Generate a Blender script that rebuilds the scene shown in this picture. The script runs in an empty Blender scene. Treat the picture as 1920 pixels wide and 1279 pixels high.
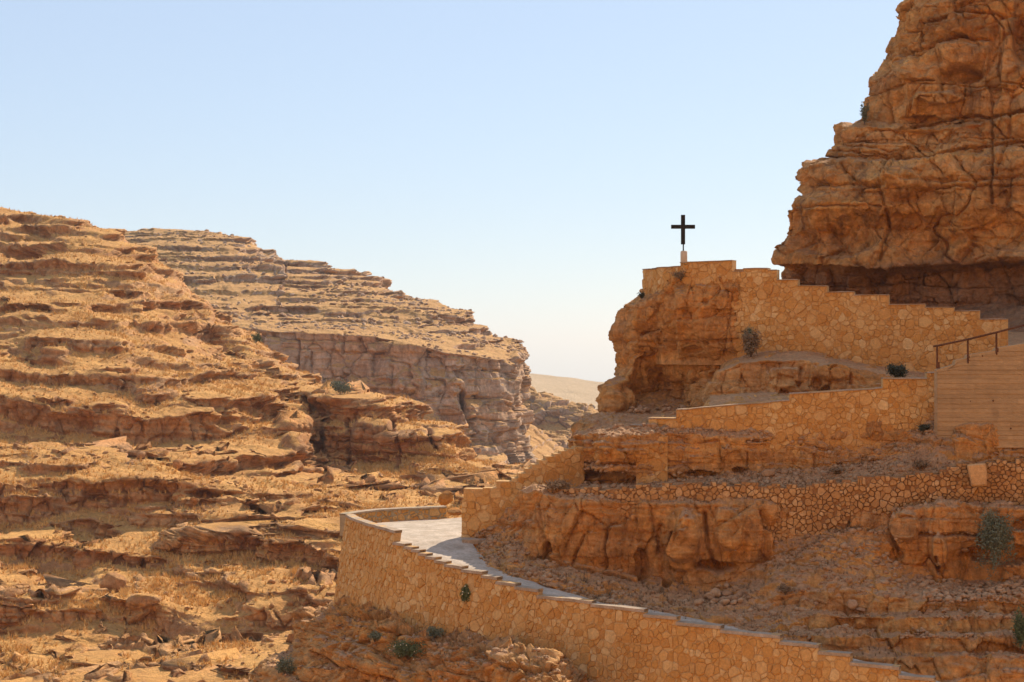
import bpy, math, random
import numpy as np
from mathutils import Vector
R = math.radians
S = bpy.context.scene
import time; T0 = time.time()
COL = S.collection

# ------------------------------------------------------------------ camera, sky, sun, exposure
F = 3200.0                      # focal length in photograph pixels (photograph 1920 x 1279)
def W(px, py, d):               # a pixel of the photograph at distance d (metres) -> a point of the place
    return ((px - 960.0) / F * d, d, (640.0 - py) / F * d)
cam = bpy.data.cameras.new('camera'); camo = bpy.data.objects.new('camera', cam); COL.objects.link(camo)
cam.sensor_width = 36; cam.lens = 36 * F / 1920; cam.clip_start = 1; cam.clip_end = 20000
camo.location = (0, 0, 0); camo.rotation_euler = (R(90), 0, 0)
S.camera = camo

SUN_EL, SUN_AZ = 36.0, 28.0     # elevation; azimuth measured from +Y towards +X (sun stands behind the scene, to the right)
sd = Vector((math.sin(R(SUN_AZ)) * math.cos(R(SUN_EL)), math.cos(R(SUN_AZ)) * math.cos(R(SUN_EL)), math.sin(R(SUN_EL))))
world = bpy.data.worlds.new('World'); S.world = world; world.use_nodes = True
wn = world.node_tree; bg = wn.nodes['Background']
sky = wn.nodes.new('ShaderNodeTexSky'); sky.sky_type = 'NISHITA'; sky.sun_disc = False
sky.sun_elevation = R(SUN_EL); sky.sun_rotation = R(SUN_AZ)
sky.air_density = 1.0; sky.dust_density = 0.3; sky.ozone_density = 1.5; sky.altitude = 200
veil = wn.nodes.new('ShaderNodeMix'); veil.data_type = 'RGBA'; veil.inputs[0].default_value = 0.62   # thin even veil over the clear sky
veil.inputs[7].default_value = (3.9, 4.6, 5.9, 1)
wn.links.new(sky.outputs[0], veil.inputs[6]); wn.links.new(veil.outputs[2], bg.inputs[0]); bg.inputs[1].default_value = 0.055
sun = bpy.data.lights.new('sun', 'SUN'); sun.energy = 2.6; sun.angle = R(0.5); sun.color = (1.0, 0.86, 0.68)
suno = bpy.data.objects.new('sun', sun); COL.objects.link(suno)
suno.rotation_euler = sd.to_track_quat('Z', 'Y').to_euler(); suno.location = (60, 120, 90)
S.view_settings.view_transform = 'Standard'; S.view_settings.look = 'None'
S.view_settings.exposure = 1.4; S.view_settings.gamma = 1; S.view_settings.use_curve_mapping = False
S.render.engine = 'CYCLES'; S.cycles.max_bounces = 6; S.cycles.diffuse_bounces = 4
S.cycles.volume_bounces = 0

# ------------------------------------------------------------------ noise
_rs = np.random.RandomState(7)
PERM = _rs.permutation(4096).astype(np.int64); PERM = np.concatenate([PERM, PERM])
VAL = _rs.rand(4096) * 2 - 1
def h3(i, j, k):
    return VAL[PERM[(PERM[(PERM[i & 4095] + j) & 4095] + k) & 4095]]
def vnoise(x, y, z):            # value noise in [-1, 1]
    xi = np.floor(x).astype(np.int64); yi = np.floor(y).astype(np.int64); zi = np.floor(z).astype(np.int64)
    u = x - xi; v = y - yi; w = z - zi
    u = u * u * (3 - 2 * u); v = v * v * (3 - 2 * v); w = w * w * (3 - 2 * w)
    r = 0
    for dx in (0, 1):
        for dy in (0, 1):
            for dz in (0, 1):
                r = r + h3(xi + dx, yi + dy, zi + dz) * (u if dx else 1 - u) * (v if dy else 1 - v) * (w if dz else 1 - w)
    return r
def fbm(P, s, octv=4, seed=0, gain=0.5, zs=1.0):   # s = size of the largest feature in metres
    a, t, r = 1.0, 0.0, 0
    f = 1.0 / s
    for o in range(octv):
        r = r + a * vnoise(P[..., 0] * f + seed * 13.7 + o * 5.1, P[..., 1] * f + seed * 7.3, P[..., 2] * f * zs + seed * 3.1 + o * 9.7)
        t += a; a *= gain; f *= 2.03
    return r / t
def sst(a, b, x):
    t = np.clip((x - a) / (b - a), 0, 1); return t * t * (3 - 2 * t)
def worley(P, s, seed=0, zs=1.0):   # returns F2-F1 (in cell units), a random value per cell and a random tilt of the cell's face
    X = P[..., 0] / s + seed * 3.3; Y = P[..., 1] / s + seed * 1.7; Z = P[..., 2] / s * zs + seed * 2.9
    xi = np.floor(X).astype(np.int64); yi = np.floor(Y).astype(np.int64); zi = np.floor(Z).astype(np.int64)
    f1 = np.full(X.shape, 9.0); f2 = np.full(X.shape, 9.0); idv = np.zeros(X.shape); til = np.zeros(X.shape)
    for dx in (-1, 0, 1):
        for dy in (-1, 0, 1):
            for dz in (-1, 0, 1):
                a, b, c = xi + dx, yi + dy, zi + dz
                ha, hb, hc = h3(a, b, c), h3(a + 71, b, c), h3(a, b + 37, c)
                ex, ey, ez = X - (a + 0.5 + 0.42 * ha), Y - (b + 0.5 + 0.42 * hb), Z - (c + 0.5 + 0.42 * hc)
                d = np.sqrt(ex * ex + ey * ey + ez * ez)
                n = d < f1
                f2 = np.where(n, f1, np.minimum(f2, d))
                idv = np.where(n, ha * 0.6 + hb * 0.4, idv); til = np.where(n, (hb - hc) * ex + (hc + ha) * ez + (ha - hb) * ey, til); f1 = np.where(n, d, f1)
    return til, f2 - f1, idv

def layers(T, seed, var=0.7):
    rs = np.random.RandomState(seed)
    th = T * (1 + var * (rs.rand(int(500 / T)) * 2 - 1))
    cum = np.concatenate([[0], np.cumsum(th)]) - 220
    return cum
def strata(P, T=1.0, WD=2.0, al=0.25, ab=0.2, cr=0.12, cw=0.05, dip=0.0, seed=1, warp=0.5, sx=1.0, sy=0.6):
    cum = layers(T, seed)
    s = P[..., 0] * sx + P[..., 1] * sy
    zz = P[..., 2] + dip * s + warp * T * fbm(P, 9 * T, 3, seed + 3) + 0.1 * T * fbm(P, 1.2 * T, 2, seed + 5)
    k = np.clip(np.searchsorted(cum, zz) - 1, 0, len(cum) - 2)
    th = cum[k + 1] - cum[k]; f = (zz - cum[k]) / th
    w = WD * (1.0 + 0.6 * h3(k, k * 0 + 3, k * 0 + seed))
    sw = s + 0.35 * w * fbm(P, WD * 0.9, 3, seed + 9) + 50 * h3(k, k * 0 + 9, k * 0 + seed)
    j = np.floor(sw / w).astype(np.int64); g = sw / w - j
    lay = h3(k, k * 0 + 17, k * 0 + seed) * (0.6 + 0.8 * vnoise(s / (WD * 3.1), k * 1.7, s * 0))
    blk = h3(k, j, k * 0 + seed + 40)
    ez = np.minimum(f, 1 - f) * th; es = np.minimum(g, 1 - g) * w
    rz = 1 - (1 - np.clip(ez / (0.28 * th), 0, 1)) ** 2; rx = 1 - (1 - np.clip(es / (0.2 * w), 0, 1)) ** 2
    hz = np.clip(0.5 + 0.8 * h3(k, k * 0 + 29, k * 0) + 0.5 * vnoise(s / (WD * 2), k * 2.3, s * 0), 0, 1)
    hs = np.clip(0.6 + h3(k, j, k * 0 + 77), 0, 1)
    d = al * lay + ab * blk * (0.4 + 0.6 * rz * rx) - cr * np.maximum(np.exp(-(ez / cw) ** 2) * hz, np.exp(-(es / cw) ** 2) * hs)
    return d

# ------------------------------------------------------------------ mesh helpers
def mesh_obj(name, verts, faces, m, parent=None, smooth=False):
    me = bpy.data.meshes.new(name); me.from_pydata([tuple(v) for v in verts], [], faces); me.update()
    if smooth: me.shade_smooth()
    o = bpy.data.objects.new(name, me); COL.objects.link(o)
    for q in (m if isinstance(m, (list, tuple)) else [m]): me.materials.append(q)
    if parent: o.parent = parent
    return o
def grid_obj(name, G, m, attrs=None, kind='structure', smooth=True, parent=None):
    print(name, G.shape, time.time() - T0)
    nv, nu = G.shape[:2]
    me = bpy.data.meshes.new(name)
    idx = np.arange(nv * nu).reshape(nv, nu)
    q = np.stack([idx[:-1, :-1], idx[1:, :-1], idx[1:, 1:], idx[:-1, 1:]], -1).reshape(-1, 4)
    me.vertices.add(nv * nu); me.vertices.foreach_set('co', G.reshape(-1).astype(np.float32))
    me.loops.add(q.size); me.loops.foreach_set('vertex_index', q.reshape(-1).astype(np.int32))
    me.polygons.add(len(q)); me.polygons.foreach_set('loop_start', np.arange(0, q.size, 4, dtype=np.int32))
    me.update(calc_edges=True)
    if smooth: me.shade_smooth()
    for k, v in (attrs or {}).items():
        a = me.attributes.new(k, 'FLOAT', 'POINT'); a.data.foreach_set('value', v.reshape(-1).astype(np.float32))
    me.materials.append(m)
    o = bpy.data.objects.new(name, me); COL.objects.link(o)
    if kind: o['kind'] = kind
    if parent: o.parent = parent
    return o
def normals(G):
    du = np.gradient(G, axis=1); dv = np.gradient(G, axis=0)
    n = np.cross(dv, du); n /= np.linalg.norm(n, axis=-1, keepdims=True) + 1e-9
    return n
def blur(A, r):
    for ax in (0, 1):
        for _ in range(r):
            B = A.copy()
            sl = [slice(None)] * A.ndim; s0 = list(sl); s1 = list(sl); s2 = list(sl)
            s0[ax] = slice(1, -1); s1[ax] = slice(0, -2); s2[ax] = slice(2, None)
            B[tuple(s0)] = 0.5 * A[tuple(s0)] + 0.25 * (A[tuple(s1)] + A[tuple(s2)])
            A = B
    return A
PATCH = {}
def loft(rows, step=1.5, wd=0.35, sm=3):
    """rows: top to bottom, each a list of (px, py, depth); equal counts -> control grid, else resampled along x."""
    C = max(len(r) for r in rows)
    if any(len(r) != C for r in rows):
        C = 24; rr = []
        for r in rows:
            a = np.array(r, float); t = np.linspace(a[0, 0], a[-1, 0], C)
            rr.append(np.stack([t, np.interp(t, a[:, 0], a[:, 1]), np.interp(t, a[:, 0], a[:, 2])], -1))
        A = np.array(rr)
    else:
        A = np.array(rows, float)
    d = A[..., 2]
    P = np.stack([(A[..., 0] - 960) / F * d, d, (640 - A[..., 1]) / F * d], -1)
    def seg(ax):
        D = np.diff(P, axis=ax); px = np.diff(A[..., :2], axis=ax)
        dm = (d[1:] + d[:-1]) / 2 if ax == 0 else (d[:, 1:] + d[:, :-1]) / 2
        L = np.maximum(np.linalg.norm(px, axis=-1), wd * np.linalg.norm(D, axis=-1) * F / dm)
        L = np.mean(np.sort(L, axis=1 - ax).take(range(L.shape[1 - ax] // 2, L.shape[1 - ax]), axis=1 - ax), axis=1 - ax)
        return np.maximum(1, np.ceil(L / step)).astype(int)
    sv, su = seg(0), seg(1)
    tv = np.concatenate([i + np.arange(n) / n for i, n in enumerate(sv)] + [[len(sv)]])
    tu = np.concatenate([i + np.arange(n) / n for i, n in enumerate(su)] + [[len(su)]])
    i = np.minimum(tv.astype(int), len(sv) - 1); a = (tv - i)[:, None, None]
    Q = P[i] * (1 - a) + P[i + 1] * a
    j = np.minimum(tu.astype(int), len(su) - 1); b = (tu - j)[None, :, None]
    G = Q[:, j] * (1 - b) + Q[:, j + 1] * b
    return blur(G, sm)
def outward(G, flat=0.35, sm=4):
    n = blur(normals(G), sm)
    cdir = -G / np.linalg.norm(G, axis=-1, keepdims=True)
    n = n * np.where((n * cdir).sum(-1).mean() < 0, -1.0, 1.0)
    h = n.copy(); h[..., 2] *= flat
    h /= np.linalg.norm(h, axis=-1, keepdims=True) + 1e-9
    return n, h
def slope_attr(G, lo=0.55, hi=0.8, seed=1, nz_amp=0.22, size=2.0, sm=1):
    n = blur(normals(G), sm)
    nz = np.abs(n[..., 2])
    return sst(lo, hi, nz + nz_amp * fbm(G, size, 3, seed))

# ------------------------------------------------------------------ materials
def mat(name):
    m = bpy.data.materials.new(name); m.use_nodes = True
    nt = m.node_tree; b = nt.nodes['Principled BSDF']; b.inputs['Roughness'].default_value = 0.93
    b.inputs['Specular IOR Level'].default_value = 0.15
    return m, nt, b
class N:
    def __init__(s, nt): s.nt = nt; s.co = nt.nodes.new('ShaderNodeNewGeometry').outputs['Position']
    def map(s, sc, src=None):
        n = s.nt.nodes.new('ShaderNodeVectorMath'); n.operation = 'MULTIPLY'; n.inputs[1].default_value = sc
        s.nt.links.new(src or s.co, n.inputs[0]); return n.outputs[0]
    def noise(s, scale, detail=4, rough=0.6, vec=None, dist=0.0):
        n = s.nt.nodes.new('ShaderNodeTexNoise'); n.inputs['Scale'].default_value = scale; n.inputs['Detail'].default_value = detail
        n.inputs['Roughness'].default_value = rough; n.inputs['Distortion'].default_value = dist
        s.nt.links.new(vec or s.co, n.inputs['Vector']); return n.outputs[0]
    def vor(s, scale, vec=None, feat='F1'):
        n = s.nt.nodes.new('ShaderNodeTexVoronoi'); n.inputs['Scale'].default_value = scale; n.feature = feat
        s.nt.links.new(vec or s.co, n.inputs['Vector']); return n.outputs[0]
    def ramp(s, fac, *st):
        n = s.nt.nodes.new('ShaderNodeValToRGB'); e = n.color_ramp.elements
        while len(e) < len(st): e.new(0.5)
        for i, (p, c) in enumerate(st):
            e[i].position = p; e[i].color = (c if isinstance(c, tuple) else (c, c, c)) + (1,)
        s.nt.links.new(fac, n.inputs[0]); return n.outputs[0]
    def mix(s, fac, a, b, mode='MIX'):
        n = s.nt.nodes.new('ShaderNodeMix'); n.data_type = 'RGBA'; n.blend_type = mode
        for k, v in ((0, fac), (6, a), (7, b)):
            if isinstance(v, (int, float)): n.inputs[k].default_value = v if k == 0 else (v, v, v, 1)
            elif isinstance(v, tuple): n.inputs[k].default_value = v + (1,)
            else: s.nt.links.new(v, n.inputs[k])
        return n.outputs[2]
    def math(s, op, a, b=0.0):
        n = s.nt.nodes.new('ShaderNodeMath'); n.operation = op
        for k, v in ((0, a), (1, b)):
            if isinstance(v, (int, float)): n.inputs[k].default_value = v
            else: s.nt.links.new(v, n.inputs[k])
        return n.outputs[0]
    def attr(s, name):
        n = s.nt.nodes.new('ShaderNodeAttribute'); n.attribute_name = name; return n.outputs['Fac']
    def rnd(s):
        return s.nt.nodes.new('ShaderNodeObjectInfo').outputs['Random']
    def bump(s, b, h, strength=0.5, dist=0.1):
        n = s.nt.nodes.new('ShaderNodeBump'); n.inputs['Strength'].default_value = strength; n.inputs['Distance'].default_value = dist
        s.nt.links.new(h, n.inputs['Height']); s.nt.links.new(n.outputs[0], b.inputs['Normal'])

def rock_material(name, A, B, C, soil, soil2, sc=1.0, streak=0.5, stain=(0.12, 0.06, 0.035), pale=(0.5, 0.36, 0.24), bump=0.12, shaded_bed=False):
    """A main rock, B lighter rock, C darker rock; soil / soil2 cover the 'soil' attribute; sc = size of the pattern in metres"""
    m, nt, b = mat(name); n = N(nt)
    k = 1.0 / sc
    big = n.noise(0.11 * k, 5, 0.6)
    c = n.mix(n.ramp(big, (0.38, 0.0), (0.62, 1.0)), A, B)
    c = n.mix(n.ramp(n.noise(0.35 * k, 6, 0.65, n.map((1, 1, 2.6))), (0.45, 0.0), (0.68, 0.85)), c, C)
    band = n.noise(0.9 * k, 4, 0.6, n.map((0.10, 0.10, 1.6)))
    c = n.mix(n.ramp(band, (0.40, 0.0), (0.66, 0.55)), c, n.mix(0.5, B, pale))
    st = n.math('MULTIPLY', n.ramp(n.noise(1.1 * k, 5, 0.65, n.map((1.0, 1.0, 0.16))), (0.50, 0.0), (0.66, 1.0)), n.ramp(n.noise(0.16 * k, 3, 0.5), (0.42, 0.0), (0.62, 1.0)))
    c = n.mix(n.math('MULTIPLY', st, streak), c, stain)
    fine = n.noise(3.2 * k, 8, 0.75)
    c = n.mix(1.0, c, n.ramp(fine, (0.3, 0.62), (0.7, 1.3)), 'MULTIPLY')
    vs = n.noise(2.6 * k, 6, 0.7, n.map((1.0, 1.0, 0.22)))
    c = n.mix(1.0, c, n.ramp(vs, (0.32, 0.78), (0.68, 1.18)), 'MULTIPLY')
    dk = n.ramp(n.noise(1.3 * k, 9, 0.8, dist=0.4), (0.56, 0.0), (0.68, 0.75))
    c = n.mix(dk, c, stain)
    if soil:
        g = n.mix(n.ramp(n.noise(0.55 * k, 6, 0.7), (0.35, 0.0), (0.65, 1.0)), soil, soil2)
        g = n.mix(1.0, g, n.ramp(n.noise(4.5 * k, 6, 0.8), (0.3, 0.62), (0.7, 1.25)), 'MULTIPLY')
        at = n.math('ADD', n.attr('soil'), n.math('MULTIPLY', n.math('SUBTRACT', n.noise(2.2 * k, 5, 0.7), 0.5), 0.7))
        c = n.mix(n.ramp(at, (0.35, 0.0), (0.62, 1.0)), c, g)
    if shaded_bed: c = n.mix(n.math('MULTIPLY', n.attr('shaded_bed'), 0.9), c, n.mix(1.0, n.mix(n.ramp(n.noise(0.5, 5, 0.7), (0.35, 0.0), (0.65, 1.0)), (0.24, 0.125, 0.07), (0.36, 0.20, 0.11)), n.ramp(fine, (0.3, 0.75), (0.7, 1.2)), 'MULTIPLY'))
    nt.links.new(c, b.inputs['Base Color'])
    hh = n.math('ADD', n.noise(1.6 * k, 8, 0.7, n.map((1, 1, 1.5))), n.math('MULTIPLY', n.noise(7 * k, 4, 0.7), 0.3))
    n.bump(b, hh, 1.0, 2.0 * bump * sc)
    return m
ORANGE = dict(A=(0.62, 0.255, 0.055), B=(0.69, 0.365, 0.12), C=(0.35, 0.14, 0.04))
M_cliff = rock_material('cliff_rock', shaded_bed=True, streak=0.8, soil=(0.48, 0.24, 0.10), soil2=(0.56, 0.31, 0.14), sc=1.6, **ORANGE)
M_near = rock_material('orange_rock', soil=(0.48, 0.25, 0.12), soil2=(0.58, 0.33, 0.165), sc=1.0, streak=0.35, **ORANGE)
M_hill = rock_material('hill_rock', A=(0.54, 0.24, 0.08), B=(0.64, 0.33, 0.12), C=(0.33, 0.135, 0.045), soil=(0.70, 0.375, 0.115), soil2=(0.54, 0.26, 0.08), sc=2.6, streak=0.3)
M_mid = rock_material('gorge_rock', pale=(0.66, 0.58, 0.48), A=(0.53, 0.29, 0.145), B=(0.62, 0.40, 0.24), C=(0.37, 0.19, 0.095), soil=(0.64, 0.355, 0.125), soil2=(0.50, 0.26, 0.095), sc=4.0, streak=0.4)
M_far = rock_material('far_hill_earth', A=(0.52, 0.36, 0.22), B=(0.55, 0.39, 0.25), C=(0.42, 0.28, 0.17), soil=(0.55, 0.39, 0.23), soil2=(0.50, 0.35, 0.2), sc=7.0, streak=0.1)

def simple(name, A, B, scale=2.0, bump=0.03, dist=None, rnd=0.0, fine=12.0):
    m, nt, b = mat(name); n = N(nt)
    c = n.mix(n.ramp(n.noise(scale, 6, 0.65), (0.35, 0.0), (0.65, 1.0)), A, B)
    c = n.mix(1.0, c, n.ramp(n.noise(fine, 6, 0.75), (0.3, 0.75), (0.7, 1.2)), 'MULTIPLY')
    nt.links.new(c, b.inputs['Base Color'])
    n.bump(b, n.noise(fine * 0.6, 8, 0.7), 0.8, bump)
    return m
def stone_material(name, cols, mortar=None):
    """per-stone colour from the 'tone' attribute"""
    m, nt, b = mat(name); n = N(nt)
    st = [(i / (len(cols) - 1), c) for i, c in enumerate(cols)]
    c = n.ramp(n.attr('tone'), *st)
    c = n.mix(n.ramp(n.noise(0.5, 5, 0.6), (0.4, 0.0), (0.65, 0.5)), c, cols[0])
    c = n.mix(1.0, c, n.ramp(n.noise(9, 7, 0.75), (0.3, 0.72), (0.7, 1.22)), 'MULTIPLY')
    nt.links.new(c, b.inputs['Base Color'])
    n.bump(b, n.noise(11, 8, 0.7), 0.9, 0.03)
    return m
M_stone = stone_material('warm_limestone', [(0.52, 0.25, 0.07), (0.57, 0.30, 0.09), (0.60, 0.335, 0.115), (0.62, 0.36, 0.135), (0.65, 0.41, 0.17), (0.70, 0.49, 0.24)])
M_drystone = stone_material('rough_fieldstone', [(0.40, 0.20, 0.075), (0.48, 0.26, 0.10), (0.54, 0.31, 0.13), (0.62, 0.39, 0.19)])
M_mortar = simple('mortar', (0.49, 0.28, 0.11), (0.62, 0.385, 0.165), 1.2)
M_greymortar = simple('grey_mortar', (0.34, 0.27, 0.17), (0.42, 0.34, 0.23), 2)
M_earthjoint = simple('earth_joint', (0.28, 0.14, 0.06), (0.38, 0.20, 0.085), 1.2)
M_coping = simple('coping_concrete', (0.34, 0.25, 0.17), (0.46, 0.35, 0.25), 1.5)
M_path = simple('path_concrete', (0.38, 0.30, 0.22), (0.56, 0.46, 0.36), 1.3, 0.02, fine=8)
M_conc, _nt, _b = mat('board_marked_concrete'); _n = N(_nt)
_c = _n.mix(_n.ramp(_n.noise(1.2, 6, 0.65, _n.map((0.25, 0.25, 3.0))), (0.35, 0.0), (0.65, 1.0)), (0.42, 0.26, 0.125), (0.52, 0.335, 0.17))
_c = _n.mix(1.0, _c, _n.ramp(_n.rnd(), (0.0, 0.86), (1.0, 1.08)), 'MULTIPLY')
_c = _n.mix(1.0, _c, _n.ramp(_n.noise(6, 7, 0.75, _n.map((0.8, 0.8, 1.6))), (0.35, 0.86), (0.65, 1.08)), 'MULTIPLY')
_c = _n.mix(_n.ramp(_n.noise(0.9, 6, 0.7, _n.map((1, 1, 0.3))), (0.5, 0.0), (0.68, 0.55)), _c, (0.30, 0.19, 0.10))
_nt.links.new(_c, _b.inputs['Base Color']); _n.bump(_b, _n.noise(8, 8, 0.7, _n.map((0.6, 0.6, 1.6))), 0.9, 0.03)
M_iron = simple('rusty_iron', (0.10, 0.045, 0.025), (0.16, 0.07, 0.035), 3, 0.002)
M_cross = simple('dark_painted_steel', (0.018, 0.015, 0.013), (0.03, 0.024, 0.02), 3, 0.002)
M_ped = simple('pedestal_plaster', (0.55, 0.44, 0.32), (0.62, 0.50, 0.38), 2, 0.01)
M_loose = stone_material('loose_stone', [(0.38, 0.21, 0.11), (0.46, 0.28, 0.15), (0.52, 0.34, 0.20)])

def leafmat(name, A, B):
    m, nt, b = mat(name); n = N(nt)
    nt.links.new(n.mix(n.ramp(n.noise(6, 3), (0.35, 0.0), (0.65, 1.0)), A, B), b.inputs['Base Color']); return m
M_green = leafmat('green_leaves', (0.09, 0.12, 0.05), (0.16, 0.18, 0.085))
M_sage = leafmat('sage_leaves', (0.14, 0.17, 0.11), (0.22, 0.22, 0.14))
M_dry = leafmat('dry_twigs', (0.20, 0.13, 0.075), (0.32, 0.21, 0.115))
M_dark = leafmat('dark_leaves', (0.06, 0.065, 0.04), (0.10, 0.095, 0.06))
M_bark = leafmat('bark', (0.13, 0.09, 0.06), (0.18, 0.13, 0.09))
M_flower = leafmat('white_petals', (0.7, 0.68, 0.6), (0.8, 0.78, 0.7))

def row(ys, ds, xs):
    return [(x, y, d) for x, y, d in zip(xs, ys, ds)]

def scatter(name, G, attr, n, size, m, seed, grass=False, top=0):
    rs = np.random.RandomState(seed); a = attr.copy(); a[:top] = 0
    pr = (a.reshape(-1) ** 2 * (0.3 + np.clip(fbm(G, 8, 3, seed), -0.3, 1)).reshape(-1) * np.abs(G[..., 1].reshape(-1)) ** 0); pr = np.clip(pr, 0, None); pr /= pr.sum()
    P = G.reshape(-1, 3)[rs.choice(G.shape[0] * G.shape[1], n, p=pr)]
    if grass:
        K = 6; ang = rs.rand(n, K) * 6.28; l = size * (0.5 + rs.rand(n, K)); w = size * 0.10
        b = P[:, None] + np.stack([np.cos(ang), np.sin(ang), ang * 0], -1) * size * 0.25 * rs.rand(n, K)[..., None]
        t = b + np.stack([np.cos(ang) * l * 0.45, np.sin(ang) * l * 0.45, l], -1)
        sd_ = np.stack([-np.sin(ang), np.cos(ang), ang * 0], -1) * w
        V = np.stack([b - sd_, b + sd_, t], 2).reshape(-1, 3); Fc = np.arange(len(V)).reshape(-1, 3)
    else:
        ico = np.array([(0, 0, -1), (.72, -.53, -.45), (-.28, -.85, -.45), (-.89, 0, -.45), (-.28, .85, -.45), (.72, .53, -.45), (.28, -.85, .45), (-.72, -.53, .45), (-.72, .53, .45), (.28, .85, .45), (.89, 0, .45), (0, 0, 1)])
        fi = np.array([(0,1,2),(1,0,5),(0,2,3),(0,3,4),(0,4,5),(1,5,10),(2,1,6),(3,2,7),(4,3,8),(5,4,9),(1,10,6),(2,6,7),(3,7,8),(4,8,9),(5,9,10),(6,10,11),(7,6,11),(8,7,11),(9,8,11),(10,9,11)])
        sz = size * (0.35 + 1.6 * rs.rand(n) ** 3)
        V = ico[None] * (1 + 0.35 * rs.randn(n, 12, 1)) * sz[:, None, None] * np.stack([0.7 + rs.rand(n) * 0.6, 0.7 + rs.rand(n) * 0.6, 0.45 + rs.rand(n) * 0.4], -1)[:, None]
        V = (V + P[:, None]).reshape(-1, 3); Fc = (fi[None] + 12 * np.arange(n)[:, None, None]).reshape(-1, 3)
    me = bpy.data.meshes.new(name); me.vertices.add(len(V)); me.vertices.foreach_set('co', V.reshape(-1).astype(np.float32))
    me.loops.add(Fc.size); me.loops.foreach_set('vertex_index', Fc.reshape(-1).astype(np.int32))
    me.polygons.add(len(Fc)); me.polygons.foreach_set('loop_start', np.arange(0, Fc.size, 3, dtype=np.int32)); me.update(calc_edges=True)
    me.materials.append(m); o = bpy.data.objects.new(name, me); COL.objects.link(o); o['kind'] = 'stuff'
    if not grass:
        aa = me.attributes.new('tone', 'FLOAT', 'POINT'); aa.data.foreach_set('value', np.repeat(rs.rand(n), 12).astype(np.float32))
    return o
# ------------------------------------------------------------------ far country
g = 9000.0
fl = mesh_obj('valley_floor', [(-g, -400, -75), (g, -400, -75), (g, 1600, -75), (-g, 1600, -75)], [(0, 1, 2, 3)], M_far); fl['kind'] = 'structure'

# the sunlit side of the canyon behind the viewer
gx, gv = np.meshgrid(np.linspace(-420, 420, 160), np.linspace(0, 1, 70))
G = np.stack([gx, -45 - 150 * gv ** 1.2, -75 + 185 * gv ** 0.85], -1)
G[..., 1] += 12 * fbm(G, 60, 4, 61); G[..., 2] += 5 * fbm(G, 25, 4, 62)
grid_obj('opposite_canyon_slope', G, M_hill, {'soil': np.full(G.shape[:2], 0.6)})

# far hill (bare, smooth) behind the gorge
G = loft([[(700, 760, 1590), (985, 760, 1590), (1060, 760, 1590), (1130, 760, 1590), (1300, 760, 1590), (1500, 780, 1590)],
          [(700, 690, 1500), (985, 700, 1400), (1060, 706, 1380), (1130, 715, 1360), (1300, 735, 1340), (1500, 760, 1350)],
          [(700, 760, 1150), (985, 742, 1120), (1060, 765, 1090), (1130, 790, 1060), (1300, 800, 1040), (1500, 820, 1040)],
          [(700, 900, 820), (985, 850, 800), (1060, 860, 800), (1130, 870, 800), (1300, 880, 800), (1500, 900, 800)]], 5.0)
n, h = outward(G)
G[..., 2] += 2.5 * fbm(G, 90, 4, 3) + 0.6 * fbm(G, 12, 3, 4)
grid_obj('far_hill', G, M_far, {'soil': np.ones(G.shape[:2])})
# terraced spur below the far hill
G = loft([[(930, 725, 760), (985, 728, 740), (1020, 735, 720), (1060, 755, 700), (1110, 768, 690), (1180, 790, 680)],
          [(930, 745, 700), (985, 750, 690), (1020, 757, 680), (1060, 768, 670), (1110, 778, 660), (1180, 800, 650)],
          [(930, 795, 680), (985, 795, 670), (1020, 798, 660), (1060, 800, 655), (1110, 805, 650), (1180, 825, 640)],
          [(930, 830, 620), (985, 835, 620), (1020, 835, 620), (1060, 838, 620), (1110, 850, 620), (1180, 860, 600)],
          [(930, 960, 560), (985, 960, 560), (1020, 960, 560), (1060, 960, 560), (1110, 960, 560), (1180, 960, 560)]], 1.3)
n, h = outward(G)
G = G + h * strata(G, 4.0, 6, 0.9, 1.2, 0.9, 0.4, seed=21)[..., None] + h * (1.2 * fbm(G, 14, 4, 5))[..., None]
til, f21, idv = worley(G, 9, 6, 0.8)
G = G + h * (1.6 * idv + 1.8 * til - 1.2 * np.exp(-(f21 / 0.06) ** 2))[..., None]
G = G + h * strata(G, 1.6, 4, 0.5, 0.5, 0.4, 0.2, seed=25)[..., None]
grid_obj('terraced_spur', G, M_mid, {'soil': slope_attr(G, 0.35, 0.7, 5, 0.25, 8)})
# pale slope at the foot of the far spur
G = loft([[(900, 770, 600), (968, 785, 590), (1000, 800, 580), (1035, 825, 575), (1060, 850, 570), (1100, 880, 560)],
          [(900, 900, 470), (968, 905, 470), (1000, 910, 470), (1035, 915, 470), (1060, 920, 470), (1100, 930, 470)]], 1.4)
n, h = outward(G)
G = G + n * strata(G, 2.2, 6, 0.9, 0.7, 0.5, 0.3, seed=23)[..., None] + n * (0.9 * fbm(G, 9, 5, 6))[..., None]
grid_obj('pale_scree_slope', G, M_mid, {'soil': np.clip(0.35 + 0.6 * fbm(G, 9, 4, 2) + slope_attr(G), 0, 1)})

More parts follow.
